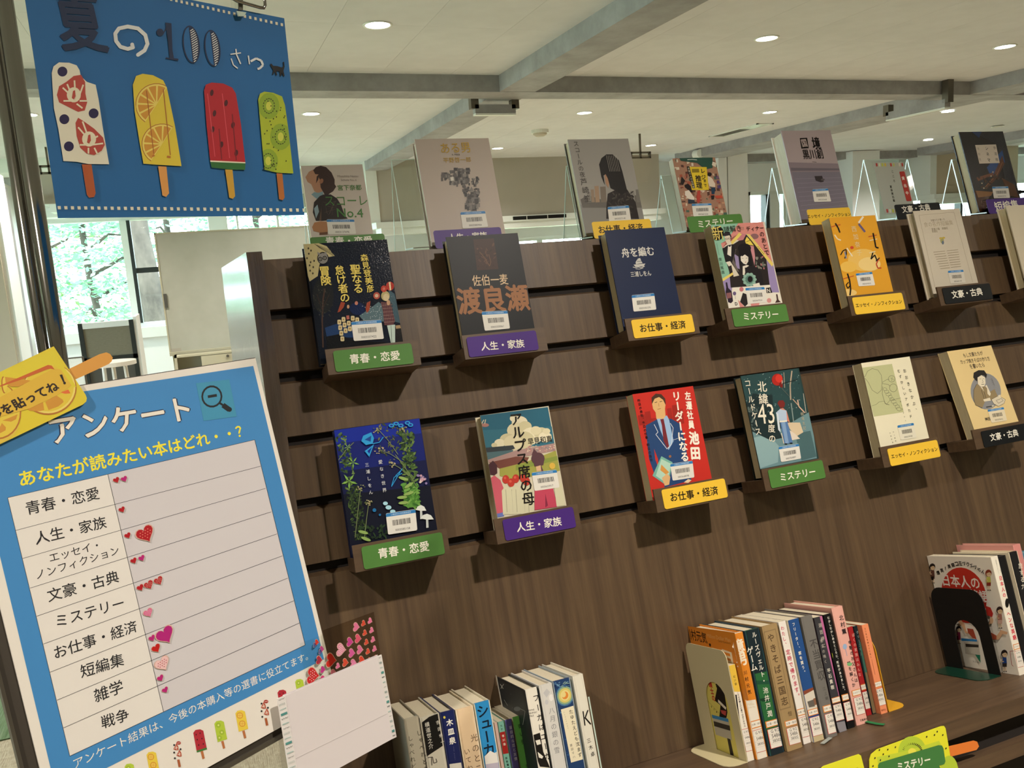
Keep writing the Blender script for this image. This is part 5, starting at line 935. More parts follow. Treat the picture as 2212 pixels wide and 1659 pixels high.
g1('white hardback with a dark picture cover facing left', .3685, .3890, -.2785, 1.204, 'ebe6d8', lambda a: a.v('フーガはユーガ', (1458, 480), (1575, 1080), '1a1614', .75, .01).h('TWINS', (1395, 635), (1450, 625), '3a3430').h('TELEPORT', (1398, 660), (1475, 648), '3a3430').h('TALE', (1403, 684), (1445, 678), '3a3430').p('1c1816', (1440, 850), (1500, 830), (1530, 1000), (1590, 1140), (1500, 1130), (1450, 1000)).p('ebe6d8', (1460, 900), (1500, 890), (1510, 930), (1475, 940)).p('ebe6d8', (1480, 1000), (1530, 1040), (1520, 1060), (1490, 1050)), cover='1c2226', cart=cf)
g1('silvery white hardback right of the book with the dark picture cover', .3910, .4115, -.2780, 1.204, 'd8d6d0', lambda a: a.v('八月の銀の雪', (1600, 600), (1655, 1020), '8a8a8c', .85, .0).p('c4c4c4', (1530, 480), (1560, 440), (1590, 470), (1560, 520)).e('eceae6', 1600, 520, 20, 30).e('c8c8ca', 1560, 560, 16, 22))
def gs(a):
    a.p('24406c', (1600, 380), (1780, 330), (1900, 1200), (1740, 1200))
    for r, c_ in ((95, '4a78a0'), (82, '8fae8c'), (66, 'd8c870'), (48, 'e6d48c'), (34, 'e08a3c')): a.e(c_, 1722, 500, r*.85, r, .2)
    a.e('e6d48c', 1708, 492, 22, 27)
    a.fine()
    for _ in range(70): a.e(rnd.choice(('3a6498', '1c305c', '6a94b4', '8aa8a0')), rnd.uniform(1610, 1900), rnd.choice((rnd.uniform(380, 420), rnd.uniform(600, 1190))), 20, 4, rnd.uniform(-.8, .8), 7)
    a.fine(0); a.p('ebe2c4', (1685, 625), (1800, 590), (1898, 1060), (1775, 1095)).v('たゆたえども沈まず', (1770, 620), (1858, 1050), '2a241c', .85, .01).v('原田マハ', (1772, 925), (1805, 1060), '2a241c', .75).v('FLUCTUAT', (1712, 640), (1750, 800), '6a6250', .7)
g1('hardback with a starry swirling moon spine and cream title panel', .4125, .4400, -.2775, 1.204, '24406c', gs, cover='9aa8b0')
g1('white hardback with a large black letter K', .4440, .4610, -.2770, 1.204, 'e4e0d0', lambda a: a.h('K', (1885, 705), (1948, 690), '1a1614', 0, 1.5).v('三木卓', (1925, 870), (1975, 1050), '2a2622', .7, .01))
thing_e = empty('bookend', DF(.4855, 1.21, LS), 'clear acrylic bookend right of the book with the letter K', 'bookend', None, tilt=True)
b = MB('acrylic'); b.dbox(.4850, .4870, 1.207, 1.30, LS+.0003, LS+.165); b.obj('upright_plate', thing_e)
b = MB('acrylic_rim'); b.dbox(.4850, .4870, 1.2062, 1.207, LS+.0003, LS+.165); b.obj('bright_edge', thing_e)
# right group
G3 = 'books behind the black-green bookend'
def cw(a):
    a.e('c23426', 550, 620, 250, 330, -.35, 30)
    a.h('日本人の', (300, 440), (725, 480), 'f2e8dc', .02, 1.1).h('ヘンな英語', (300, 580), (830, 640), 'f2e8dc', .02, 1.1)
    for i, ch in enumerate('爆笑 英語コミックエッセイ'):
        x = 250+i*43; y = 375-150*math.sin((i+.5)/13*2.75)+i*4
        if ch == ' ': a.l('1a1614', 7, (x-4, y-18), (x, y+8)).e('1a1614', x+1, y+18, 4); continue
        a.h(ch, (x-17, y+3), (x+17, y-3), '1a1614', .03)
    def pers(x, y, s, hair, top, bot, sk='e6c8a0'):
        a.p(top, (x-22*s, y+5*s), (x+22*s, y+8*s), (x+28*s, y+75*s), (x-22*s, y+78*s)).p(bot, (x-22*s, y+72*s), (x+28*s, y+70*s), (x+26*s, y+112*s), (x-20*s, y+112*s)).l(sk, 8*s, (x-8*s, y+110*s), (x-5*s, y+160*s)).l(sk, 8*s, (x+14*s, y+110*s), (x+18*s, y+160*s)).l('2a2622', 9*s, (x-12*s, y+160*s), (x+2*s, y+160*s)).l('2a2622', 9*s, (x+12*s, y+160*s), (x+28*s, y+160*s))
        a.e(hair, x, y-36*s, 36*s, 42*s).e(sk, x+4*s, y-26*s, 27*s, 32*s).p(hair, (x-30*s, y-30*s), (x-26*s, y-62*s), (x+26*s, y-62*s), (x+32*s, y-34*s), (x+10*s, y-48*s)).e('1a1614', x-5*s, y-26*s, 3*s, 4*s).e('1a1614', x+13*s, y-26*s, 3*s, 4*s).l(sk, 9*s, (x-22*s, y+20*s), (x-30*s, y+50*s), (x-4*s, y+52*s))
    pers(185, 325, .95, '2a2420', '6a4438', '5a3a30'); a.p('1a1614', (160, 405), (200, 400), (200, 445), (165, 440)); pers(835, 400, 1.0, '8a3a24', 'c8c860', '8a3428'); pers(965, 830, 1.05, '3a2a28', 'b07868', 'd8b0a0'); pers(490, 1040, .85, '241e1c', '8a2c48', '8a2c48'); pers(1020, 1330, 1.05, '2c2420', '2a4a8c', '3a3430')
    a.p('c8362c', (800, 740), (860, 760), (890, 830), (880, 870), (820, 850)).e('e6b890', 870, 910, 22, 40).p('e6b890', (860, 870), (890, 890), (870, 940), (840, 960)).p('b8583c', (850, 1040), (940, 1090), (930, 1130), (870, 1130)).p('e6b890', (930, 1090), (980, 1020), (1060, 1045), (1050, 1070), (1000, 1065), (960, 1130), (930, 1135)).p('e6b890', (480, 920), (520, 905), (560, 950), (580, 1030), (620, 1060), (570, 1060), (540, 990)).p('a84a34', (590, 1000), (660, 1010), (700, 1130), (650, 1110), (600, 1050)).p('2a7a5c', (680, 1300), (740, 1310), (745, 1400)).h('アスコム', (655, 1385), (735, 1395), '3a3430')
    a.p('c8c2b4', (555, 1160), (720, 1140), (740, 1310), (570, 1290)).p('2f7fc0', (520, 1115), (705, 1130), (705, 1155), (525, 1145)).p('3c3630', (570, 1178), (722, 1190), (722, 1222), (575, 1215)).l('a83a34', 5, (1150, 1260), (1085, 1265), (1105, 1420), (1125, 1440))
def sw(a): a.v('日本人の', (965, 390), (1020, 650), 'd83c4c', .82, .03).e('1c1a18', 1045, 710, 22, 55).v('ヘンな英語', (1055, 800), (1140, 1140), 'd83c4c', .85, .03).v('爆笑英語コミックエッセイ', (915, 210), (950, 370), '2a2622', .9).v('森本', (965, 320), (972, 360), '2a2622', .6); tag_(a, 1270, 1460, 1130, 1200, .2, 'エッセイ')
book_spine('wide white comic essay with a red disc, behind the dark green bookend', 1.3265, 1.3440, 1.193, .1505, .2165, 'f0eada', sw, V['G3'], 'efe8da', cw, hard=False, group=G3)
book_spine('lower black book behind the white comic essay', 1.3740, 1.3930, 1.225, .131, .1990, '1b1b1d', lambda a: None, V['G3'], group=G3, cover='151517', hard=False)
book_spine('tall black book with white vertical title', 1.3635, 1.3870, 1.213, .131, .2090, '17171a', lambda a: a.v('絶望名人カフカの人生論', (1100, 310), (1260, 1010), 'e6e0d0', .8, .01), V['G3'], group=G3)
book_spine('black book with white title at the right edge', 1.3875, 1.4100, 1.205, .131, .2130, '1d1d20', lambda a: a.v('旅する力', (1195, 240), (1240, 560), 'e6e0d0', .85, .01), V['G3'], cover='e9dcc0', group=G3)
book_spine('book with pink covers, tallest at the right edge', 1.4105, 1.4300, 1.212, .135, .2230, 'd98f88', None, V['G3'], group=G3, cover='e0a098')
book_spine('light blue book at the very right edge', 1.4305, 1.4500, 1.205, .131, .2050, '6aaccc', None, V['G3'], group=G3)
# ribbon markers lying on the ledge
def ribbon(pts, m, lab, w=.004):
    b = MB(m); P = [DF(x, d, LS+.0012+h) for x, d, h in pts]
    for p, q in zip(P[:-1], P[1:]):
        s_ = (q-p).cross(VL).normalized()*w/2; b.hexa([p-s_, p+s_, q+s_, q-s_, p-s_+VL*.0007, p+s_+VL*.0007, q+s_+VL*.0007, q-s_+VL*.0007])
    thing(b.obj('ribbon_marker'), lab, 'ribbon')
def shp(px, py, v):                                      # point of the ledge under a view point
    r = ray(v[0]+px/v[2], v[1]+py/v[2]); k = LS/r.dot(VL); return (k*r.dot(VX), k*r.dot(VD))
def rp(v, pts): return [(*shp(px, py, v), h) for px, py, h in pts]
ribbon(rp(V['G2'], [(1700, 1190, .001), (1740, 1200, .001), (1800, 1212, .001), (1860, 1218, .001)]), 'cord_green', 'green ribbon marker lying on the ledge', .007)
ribbon(rp(V['G2'], [(1400, 1330, .001), (1370, 1355, .0015), (1330, 1382, .001)]), 'cord_grey', 'grey ribbon end lying before the grey book', .007)
# ================================================================== THE SURVEY BOARD AND THE HANGING POSTER
HH = Vector((.880174, .474650, 0)).normalized(); DN = Vector((.105505, -.195644, -.974983)); DN = (DN-HH*DN.dot(HH)).normalized(); UPB = -DN
BP = CAM+Vector((.057818, .993138, -.101654)); plB = Plane(BP, HH, UPB)
def prot(pl): return Matrix((pl.U, -pl.N, pl.V)).transposed()
e = empty('survey_board', plB.P(-.153, -.405), 'leaning blue and white survey board with a table of genres and heart stickers', 'sign board', rot=prot(plB)); sb = e
def pslab(mb, pl, q, off, th, col): mb.slab([pl.P(u, v, off) for u, v in q], -pl.N*th, C(col))
b = MB('print_matte'); pslab(b, plB, [(-.306, -.405), (0, -.405), (0, 0), (-.306, 0)], 0, .002, 'e8e3da')
F = V['F']; a = Art(b, plB, F, bounds=(-.306, 0, -.405, 0), base=.0001)
a.p('3f89c8', (547, 790.5), (700, 1424), (122, 1713), (-76, 884)); TB = '4a4a52'
Lp = list(zip((16.3, 33.5, 48.8, 65, 79.3, 93.6, 107.8, 122.9, 137.1, 150.5), (1075.3, 1145.9, 1206.5, 1270.4, 1331, 1391.2, 1452.2, 1512.5, 1572.3, 1633.3)))
Rp = list(zip((550, 563, 573.6, 586, 598, 610, 621.6, 634.7, 647.7, 659), (950, 1007, 1055, 1105.6, 1153.4, 1200.6, 1248.8, 1297.6, 1345.2, 1393.2)))
a.p('e6e2dc', Lp[0], Rp[0], Rp[-1], Lp[-1]).p('d2ced2', (232.7, 1024.8), Rp[0], Rp[-1], (353, 1537.7))
for p, q in zip(Lp, Rp): a.l('2a2c34', .9, p, q)
a.l('2a2c34', .9, Lp[0], Lp[-1]).l('2a2c34', .9, Rp[0], Rp[-1]).l('2a2c34', .9, (232.7, 1024.8), (353, 1537.7))
a.view = V['N']; a.p('3f93b8', (1300, 270), (1520, 245), (1570, 490), (1350, 520)).e('15171c', 1405, 358, 70, 74).e('3f93b8', 1405, 358, 58, 61).l('15171c', 18, (1378, 360), (1438, 350)).l('15171c', 14, (1455, 400), (1485, 420)).l('15171c', 34, (1478, 415), (1520, 445)).e('15171c', 1522, 444, 16)
a.o = .00022; a.step = 0; a.h('アンケート', (335, 590), (1255, 432), '17264a', .05); a.o = .0003; a.h('アンケート', (338, 590), (1252, 433), 'efe9dc', .022)
a.o = .00022; a.h('あなたが読みたい本はどれ・・？', (130, 908), (1602, 586), 'f2e63c', .022)
K_ = '1c1c20'
a.o = .00022; a.h('青春・恋愛', (172, 1102), (655, 996), K_, .006); a.o = .00022; a.h('人生・家族', (232, 1302), (702, 1188), K_, .006); a.o = .00022; a.h('エッセイ・', (328, 1432), (650, 1345), K_)
a.view = F; a.o = .00022; a.h('ノンフィクション', (78, 1243), (256, 1188), K_)
a.view = V['O']; a.o = .00022; a.h('文豪・古典', (252, 215), (628, 108), K_, .006); a.o = .00022; a.h('ミステリー', (300, 352), (655, 250), K_, .006); a.o = .00022; a.h('お仕事・経済', (288, 518), (725, 372), K_, .006); a.o = .00022; a.h('短編集', (428, 618), (655, 548), K_, .006); a.o = .00022; a.h('雑学', (500, 748), (650, 690), K_, .006); a.o = .00022; a.h('戦争', (538, 888), (682, 840), K_, .006)
a.o = .00022; a.h('アンケート結果は、今後の本購入等の選書に役立てます。', (392, 1108), (1632, 532), 'f0ece0')
def mini(k, x, y, s):
    a.o = .0002; a.step = .000012
    if k == 's':
        a.e('a83028', x+10*s, y-45*s, 12*s, 9*s); a.l('e8e0d4', 2*s, (x+2*s, y-44*s), (x+18*s, y-46*s))
        for dx, dy in ((-4, -22), (12, 12)): a.p('b85a44', (x+dx-14*s, y+dy+10*s), (x+dx+2*s, y+dy-22*s), (x+dx+12*s, y+dy-4*s), (x+dx+14*s, y+dy+14*s), (x+dx, y+dy+16*s)); a.l('ece4d6', 3*s, (x+dx-8*s, y+dy+6*s), (x+dx+8*s, y+dy)); a.l('ece4d6', 3*s, (x+dx, y+dy-8*s), (x+dx+4*s, y+dy+12*s))
        for dx, dy in ((-14, -34), (20, -12), (-14, 6), (-10, 36)): a.e('1f1d22', x+dx*s, y+dy*s, 5*s)
        a.p('a85a30', (x+2*s, y+44*s), (x+14*s, y+42*s), (x+22*s, y+80*s), (x+10*s, y+84*s)); return
    c1, c2 = {'r': ('b02434', '7a1420'), 'g': ('b4cc3c', '8cac2c'), 'y': ('e8cc44', 'c8902c')}[k]
    a.p(c1, (x-34*s, y-46*s), (x-22*s, y-62*s), (x+4*s, y-66*s), (x+22*s, y-58*s), (x+42*s, y+44*s), (x-14*s, y+62*s))
    if k == 'r':
        a.p('3a7a34', (x-16*s, y+54*s), (x+41*s, y+36*s), (x+43*s, y+46*s), (x-13*s, y+64*s))
        for dx, dy in ((-18, -36), (4, -44), (-12, -8), (14, -14), (-4, 22), (22, 16)): a.e('3a0c14', x+dx*s, y+dy*s, 3*s, 5*s)
    elif k == 'g':
        for dx, dy in ((-10, -38), (10, 4), (-4, 36)): a.e('a0bc34', x+dx*s, y+dy*s, 15*s).e('dfe48c', x+dx*s, y+dy*s, 5*s)
    else:
        for dx, dy in ((-8, -34), (6, 14)): a.e('d89834', x+dx*s, y+dy*s, 19*s).e('ecc858', x+dx*s, y+dy*s, 14*s).l('d89834', 2*s, (x+(dx-14)*s, y+dy*s), (x+(dx+14)*s, y+dy*s)).l('d89834', 2*s, (x+dx*s, y+(dy-14)*s), (x+dx*s, y+(dy+14)*s))
    a.p('b87040', (x+6*s, y+58*s), (x+20*s, y+54*s), (x+30*s, y+96*s), (x+18*s, y+102*s))
for k, x, y, s_ in (('g', 690, 1160, .85), ('y', 808, 1100, .9), ('s', 938, 1040, 1), ('r', 1058, 985, .95), ('g', 1168, 935, .9), ('y', 1280, 880, .9), ('s', 1402, 820, 1), ('r', 1500, 765, .8), ('g', 1592, 705, .75)): mini(k, x, y, s_)
b.obj('survey_sheet', e)
b = MB('print_matte'); pslab(b, plB, [(-.3175, -.412), (.001, -.412), (.001, .001), (-.3175, .001)], -.0022, .003, '3a342c'); b.obj('backing_board', e)
b = MB('steel_edge'); pslab(b, plB, [(-.3205, -.414), (-.3175, -.414), (-.3175, .002), (-.3205, .002)], 0, .007, '6f6a60'); pslab(b, plB, [(-.3205, -.417), (.001, -.417), (.001, -.412), (-.3205, -.412)], 0, .007, '6f6a60'); b.obj('frame_edge', e)
def heart(parent, pl, view, x, y, r, col, dots=None, off=.0012, rot=-.25, name='heart_sticker', m='print_gloss'):
    b = MB(m); c0 = pl.uv(view[0]+x/view[2], view[1]+y/view[2]); c1 = pl.uv(view[0]+(x+r)/view[2], view[1]+y/view[2]); R_ = math.hypot(c1[0]-c0[0], c1[1]-c0[1])
    def pt(t, k): hx = 16*math.sin(t)**3/16*k; hy = (13*math.cos(t)-5*math.cos(2*t)-2*math.cos(3*t)-math.cos(4*t))/16*k; return (c0[0]+R_*(hx*math.cos(rot)+hy*math.sin(rot)), c0[1]+R_*(-hx*math.sin(rot)+hy*math.cos(rot)))
    for k, c_, o_ in ((1.12, 'd8b4a4', off), (1.0, col, off+.0001)): b.face([pl.P(*pt(2*math.pi*i/22, k), o_) for i in range(22)][::-1], C(c_))
    if dots:
        for i in range(-2, 3):
            for j in range(-2, 3):
                hx, hy = i*.32+(.16 if j % 2 else 0), j*.28+.05
                if abs(hx)+max(0, -hy)*.9 > .72 or hy > .6: continue
                q = (c0[0]+R_*(hx*math.cos(rot)+hy*math.sin(rot)), c0[1]+R_*(-hx*math.sin(rot)+hy*math.cos(rot))); b.face([pl.P(q[0]+R_*.07*math.cos(t), q[1]+R_*.07*math.sin(t), off+.0002) for t in [k*math.pi/3 for k in range(6)]], C(dots))
    return b.obj(name, parent)
RD, MG, PK = 'b0202a', 'b82a78', 'd87098'
for v_, L_ in (('N', [(770, 912, 21, RD), (822, 905, 21, MG), (807, 1108, 21, RD), (845, 1280, 21, RD), (962, 1268, 58, RD, 'e88a78'), (885, 1447, 21, RD), (938, 1430, 21, MG)]), ('O', [(743, 170, 18, RD), (788, 155, 24, RD, 'f0d8c8'), (840, 133, 23, RD, 'f0d8c8'), (785, 303, 24, PK, 'f0c8d4'), (805, 438, 17, MG), (875, 420, 46, 'b4287c'), (827, 492, 23, 'c02420'), (860, 573, 37, 'ecc4c4', 'a83048'), (850, 650, 17, MG), (875, 713, 16, MG)])):
    for q in L_: heart(sb, plB, V[v_], *q[:4], dots=q[4] if len(q) > 4 else None, off=.0008)
# sticker sheet, pouch
plS = Plane(plB.P(0, 0, .005), HH, UPB); plE = Plane(plB.P(0, 0, .012), HH, UPB); vH = V['HT']
def qd(pl, v, *pts): return [pl.uv(v[0]+p[0]/v[2], v[1]+p[1]/v[2]) for p in pts]
e = empty('sticker_sheet', plS.P(*qd(plS, vH, (900, 600))[0]), 'clear sheet of pink and red heart stickers poking out of the white pouch', 'sticker sheet', rot=prot(plS))
b = MB('cellophane'); pslab(b, plS, qd(plS, vH, (690, 357), (1172, 183), (1290, 950), (840, 1100)), 0, .0004, 'ffffff'); b.obj('clear_film', e)
O_ = 'd04a34'
for x, y, r, c_, *d_ in [(1000, 325, 32, PK), (1070, 292, 22, O_), (1132, 268, 22, 'e0709c'), (1147, 357, 22, PK), (1083, 382, 22, O_), (1017, 435, 32, 'd84a6c', 'e890a0'), (940, 467, 33, 'c03c8c'), (1160, 445, 22, PK), (1098, 470, 22, O_), (855, 540, 47, 'd890a8', 'f4e0e0'), (958, 572, 32, 'd0589c'), (1035, 540, 32, PK, 'c03c8c'), (1175, 532, 22, PK), (1112, 558, 22, O_), (897, 662, 30, O_), (828, 694, 22, PK), (975, 675, 34, 'd870a0', 'f4d8e0'), (1052, 642, 32, 'd0402c'), (1125, 632, 14, O_), (1185, 606, 12, O_)]:
    heart(e, plS, vH, x, y, r, c_, dots=d_[0] if d_ else None, off=.0006, rot=-1.15 if r > 24 else -.9)
e = empty('sticker_sheet', plB.P(*qd(plB, vH, (660, 700))[0], .003), 'second clear sheet of heart stickers lying over the corner of the survey board', 'sticker sheet', rot=prot(plB))
pl3 = Plane(plB.P(0, 0, .0028), HH, UPB); b = MB('acrylic'); pslab(b, pl3, qd(pl3, vH, (470, 480), (700, 400), (830, 900), (560, 1000)), 0, .0003, 'ffffff'); b.obj('clear_film', e)
for x, y, r, c_, *d_ in [(628, 470, 22, 'c8382c'), (610, 495, 18, '4a5a94'), (675, 535, 24, 'b04484'), (662, 560, 18, '5a5a9c'), (650, 638, 32, 'b02834', '4a5a94'), (588, 785, 62, 'c42a2c', 'f0d8d0'), (685, 728, 26, 'b83484'), (760, 640, 52, 'c82c24'), (687, 822, 30, 'c83c7c'), (787, 776, 38, 'd87898', 'f2e4e0')]:
    heart(e, pl3, vH, x, y, r, c_, dots=d_[0] if d_ else None, off=.0006, rot=-1.15)
e = empty('paper_pouch', plE.P(*qd(plE, vH, (700, 1300))[0]), 'white paper pouch with teal patterned side strips, taped below the survey board', 'pouch', rot=prot(plE))
b = MB('print_matte'); pslab(b, plE, qd(plE, vH, (330, 975), (1205, 605), (1345, 1385), (425, 1890)), 0, .0010, 'ddd6d8'); a = Art(b, plE, vH); a.p('c9c2c4', (432, 1568), (1320, 1132), (1322, 1137), (434, 1574)).p('eae4e4', (432, 1560), (1318, 1126), (1320, 1131), (433, 1566)); b.obj('front_sheet', e)
b = MB('print_matte'); pslab(b, plE, qd(plE, vH, (340, 975), (1235, 590), (1375, 1370), (430, 1900)), -.006, .0008, 'd3ccce'); b.obj('back_sheet', e)
TL_ = ('4f908c', '7fb0aa', 'b8c4c0', '4a4a4a')
for x0, y0, x1, y1, n_ in ((258, 1004, 397, 1870, 19), (1203, 604, 1345, 1385, 17)):
    b = MB('print_matte'); w = 75 if x0 < 500 else 40; pslab(b, plE, qd(plE, vH, (x0, y0), (x0+w, y0-w*.42), (x1+w, y1-w*.5), (x1, y1)), .0003, .0014, 'e2dedc'); a = Art(b, plE, vH, base=.0005)
    for k in range(n_):
        t = (k+.35)/n_; x, y = x0+(x1-x0)*t+6, y0+(y1-y0)*t; w2 = w-16; kind = k % 6
        if kind == 3: a.p('4f908c', (x, y-8), (x+w2, y-8-w2*.42), (x+w2+4, y+14-w2*.42), (x+4, y+14))
        elif kind == 1:
            for j in range(6): a.l('7f9c98', 2, (x+j*w2/6, y-8-j*w2/6*.42), (x+j*w2/6+5, y+12-j*w2/6*.42))
        elif kind == 4: a.l('4a4e4e', 3, *[(x+j*w2/6, y-j*w2/6*.42+(6 if j % 2 else -6)) for j in range(7)])
        elif kind == 0: a.h('<x><x>' if w > 50 else '<x>', (x+2, y), (x+w2, y-w2*.42), '3a3e40')
        elif kind == 2: a.l('8ab4b0', 3, (x, y), (x+w2, y-w2*.42)); a.l('8ab4b0', 2, (x, y+8), (x+w2, y+8-w2*.42))
        else: a.p('a8c0bc', (x, y-3), (x+w2, y-3-w2*.42), (x+w2+2, y+7-w2*.42), (x+2, y+7))
    b.obj('patterned_strip', e)
# orange ice-lolly tag
plT = Plane(plB.P(0, 0, .004), HH, UPB); vJ = V['J']
e = empty('lolly_tag', plT.P(*qd(plT, vJ, (700, 800))[0]), 'yellow paper ice lolly with orange slices on top of the survey board', 'paper sign', rot=prot(plT))
b = MB('print_matte'); pslab(b, plT, qd(plT, vJ, (875, 60), (960, 190), (1395, 850), (1415, 905), (1405, 960), (1350, 1010), (600, 1370), (0, 1657), (-700, 1990), (-900, 1900), (-1250, 1250), (-1180, 1060), (0, 478)), 0, .0012, 'dcc832'); a = Art(b, plT, vJ)
o1, o2, o3 = 'cf9334', 'b5702c', 'e2bc4c'
a.e('dcc04a', -160, 1380, 480, 300, -.2).e(o2, -100, 1090, 435, 500, -.4, 30).e('e0c644', -100, 1085, 412, 478, -.4, 30).p(o1, (-60, 1500), (30, 1310), (95, 1380), (90, 1430), (-40, 1500)).p(o1, (40, 1270), (285, 1170), (260, 1250), (180, 1290))
a.e(o2, 800, 760, 450, 415, -.35, 36).e('e8d46c', 800, 752, 432, 398, -.35, 36).e('dfc43e', 798, 745, 405, 372, -.35, 36).p(o1, (445, 1085), (700, 970), (720, 1100), (640, 1120), (480, 1110)).p(o1, (735, 965), (915, 860), (1020, 930), (1035, 970), (950, 1040), (790, 1100)).p('e07038', (985, 815), (1110, 765), (1148, 828), (1060, 835))
a.p('dccb36', (0, 478), (870, 120), (1240, 720), (1150, 740), (980, 440), (860, 365), (0, 760)); a.e(o2, 60, 690, 40, 140, -.08, 20).e('e4cc4c', 75, 690, 34, 128, -.08, 20).p(o1, (80, 560), (300, 590), (510, 622), (300, 720), (180, 720), (90, 660)).p('dcb43c', (0, 890), (860, 425), (990, 440), (1165, 700), (920, 865), (480, 1075), (0, 1210), (-400, 1400), (-500, 1100)).p('c8622c', (0, 700), (400, 530), (780, 365), (840, 375), (890, 440), (820, 425), (760, 440), (300, 620), (0, 720))
a.h('シールを貼ってね', (-560, 1395), (930, 690), '2a1a10', .035).p('2a1a10', (968, 527), (1012, 520), (1052, 640), (1026, 646)).e('2a1a10', 1050, 660, 22)
b.obj('lolly_body', e)
b = MB('print_matte'); pslab(b, plT, qd(plT, vJ, (1100, 440), (1630, 185), (1740, 155), (1800, 180), (1845, 240), (1830, 300), (1780, 345), (1560, 450), (1230, 600)), -.0013, .0008, 'd99b45'); b.obj('lolly_stick', e)
# kiwi ice-lolly signs on the front of the ledge
plK = dplane(DS-.003); vQ = V['Q']
def kiwi(out, stick, lab, text):
    e = empty('lolly_sign', plK.P(*qd(plK, vQ, out[0])[0]), lab, 'paper sign', tilt=True)
    b = MB('print_matte'); pslab(b, plK, qd(plK, vQ, *out), 0, .0012, 'e4e22c'); a = Art(b, plK, vQ); rr_ = random.Random(len(out))
    if text:
        a.e('b4cc38', 775, 1330, 180, 200, 0, 24).e('b4cc38', 1250, 1600, 120, 220, 0, 20).p('c4d438', (320, 1400), (700, 1320), (1120, 1190), (1150, 1250), (1140, 1300), (340, 1490)).e('e8e050', 775, 1330, 52, 46)
        for k in range(16): t = -2.9+k*.19*1.0; a.p('1c1c10', (775+100*math.cos(t)-4, 1325+85*math.sin(t)), (775+128*math.cos(t), 1325+110*math.sin(t)-5), (775+130*math.cos(t)+6, 1325+112*math.sin(t)+6), (775+104*math.cos(t)+5, 1325+88*math.sin(t)+6))
        for x, y in ((1095, 1073), (1167, 1116), (1060, 1115), (960, 1138), (558, 1272), (460, 1303), (352, 1308), (402, 1362), (295, 1412), (270, 1515), (475, 1390), (365, 1438), (1207, 1287)): a.e('1c1c10', x, y, 8, 13, .4)
        a.p('3f7c3c', (335, 1500), (355, 1470), (420, 1450), (1110, 1245), (1155, 1250), (1175, 1290), (1200, 1455), (1185, 1490), (1120, 1510), (1260, 1800), (420, 1900), (330, 1650)).h('ミステリー', (588, 1530), (1002, 1430), 'f2eede', .03)
    else: a.p('c8c428', (-300, 1640), (80, 1530), (140, 1750), (-380, 1900))
    b.obj('lolly_body', e)
    b = MB('print_matte'); pslab(b, plK, qd(plK, vQ, *stick), -.0013, .0008, 'e07a2c'); b.obj('lolly_stick', e)
kiwi([(232, 1800), (228, 1440), (250, 1365), (330, 1300), (700, 1165), (1150, 1003), (1185, 1000), (1205, 1030), (1250, 1290), (1290, 1540), (1330, 1850), (900, 2000), (400, 2100)], [(1240, 1268), (1575, 1190), (1620, 1205), (1643, 1265), (1612, 1310), (1270, 1400)], 'yellow-green kiwi ice lolly sign with a green genre label on the ledge front', 1)
kiwi([(-480, 1900), (-450, 1600), (-363, 1516), (0, 1392), (90, 1363), (118, 1380), (165, 1560), (230, 1850), (-100, 2000)], [(150, 1650), (210, 1640), (215, 1700), (160, 1720)], 'plain yellow ice lolly sign at the bottom edge of the view', 0)
# hanging poster
PP = CAM+Vector((.130008, .989828, .057787)); plP = Plane(PP, HH, VZ); vP = V['P']
e = empty('hanging_poster', plP.P(-.135, 0), 'blue poster of four ice lollies hanging from a chrome rail by a clear clip', 'poster', rot=prot(plP))
b = MB('print_matte'); n_ = 10; W_ = .2695; rows = []
def curl(u, v): return 0.0
for off in (0, -.0004): rows.append([[plP.P(-W_*i/n_, .216*j/n_, off+curl(-W_*i/n_, .216*j/n_)) for j in range(n_+1)] for i in range(n_+1)])
for r_ in rows:
    for i in range(n_):
        for j in range(n_): b.face([r_[i][j], r_[i][j+1], r_[i+1][j+1], r_[i+1][j]], C('1b64a0'))
a = Art(b, plP, vP, bounds=(-W_, 0, 0, .216), base=.0003)
for k in range(38): a.o = .0004; x = 402+k*45.2; a.p('e2dfc8', (x-11, 1418+k*.45-11), (x+11-k*.08, 1418+k*.45-11), (x+13-k*.1, 1418+k*.45+11), (x-8, 1418+k*.45+11))
for k in range(24): a.o = .0004; x = 1130+k*36; y = -12+k*8.2; a.p('e2dfc8', (x-8, y-11), (x+8, y-8), (x+9, y+12), (x-7, y+9))
nv = '14294c'; a.o = .0005
a.h('夏', (385, 150), (705, 170), nv, .022, 1.2)
pts = [(940, 375), (985, 345), (1005, 300), (990, 240), (940, 195), (870, 182), (810, 195), (785, 230), (790, 280), (820, 320), (870, 335), (905, 325), (900, 305)]; a.l('dfe4e4', 26, *pts)
for q in pts: a.e('dfe4e4', q[0], q[1], 13)
a.p(nv, (1125, 155), (1168, 160), (1175, 340), (1185, 398), (1216, 402), (1214, 416), (1128, 402), (1130, 392), (1155, 396), (1140, 250)).e(nv, 1090, 222, 24, 26).l(nv, 8, (1105, 240), (1130, 200), (1140, 160))
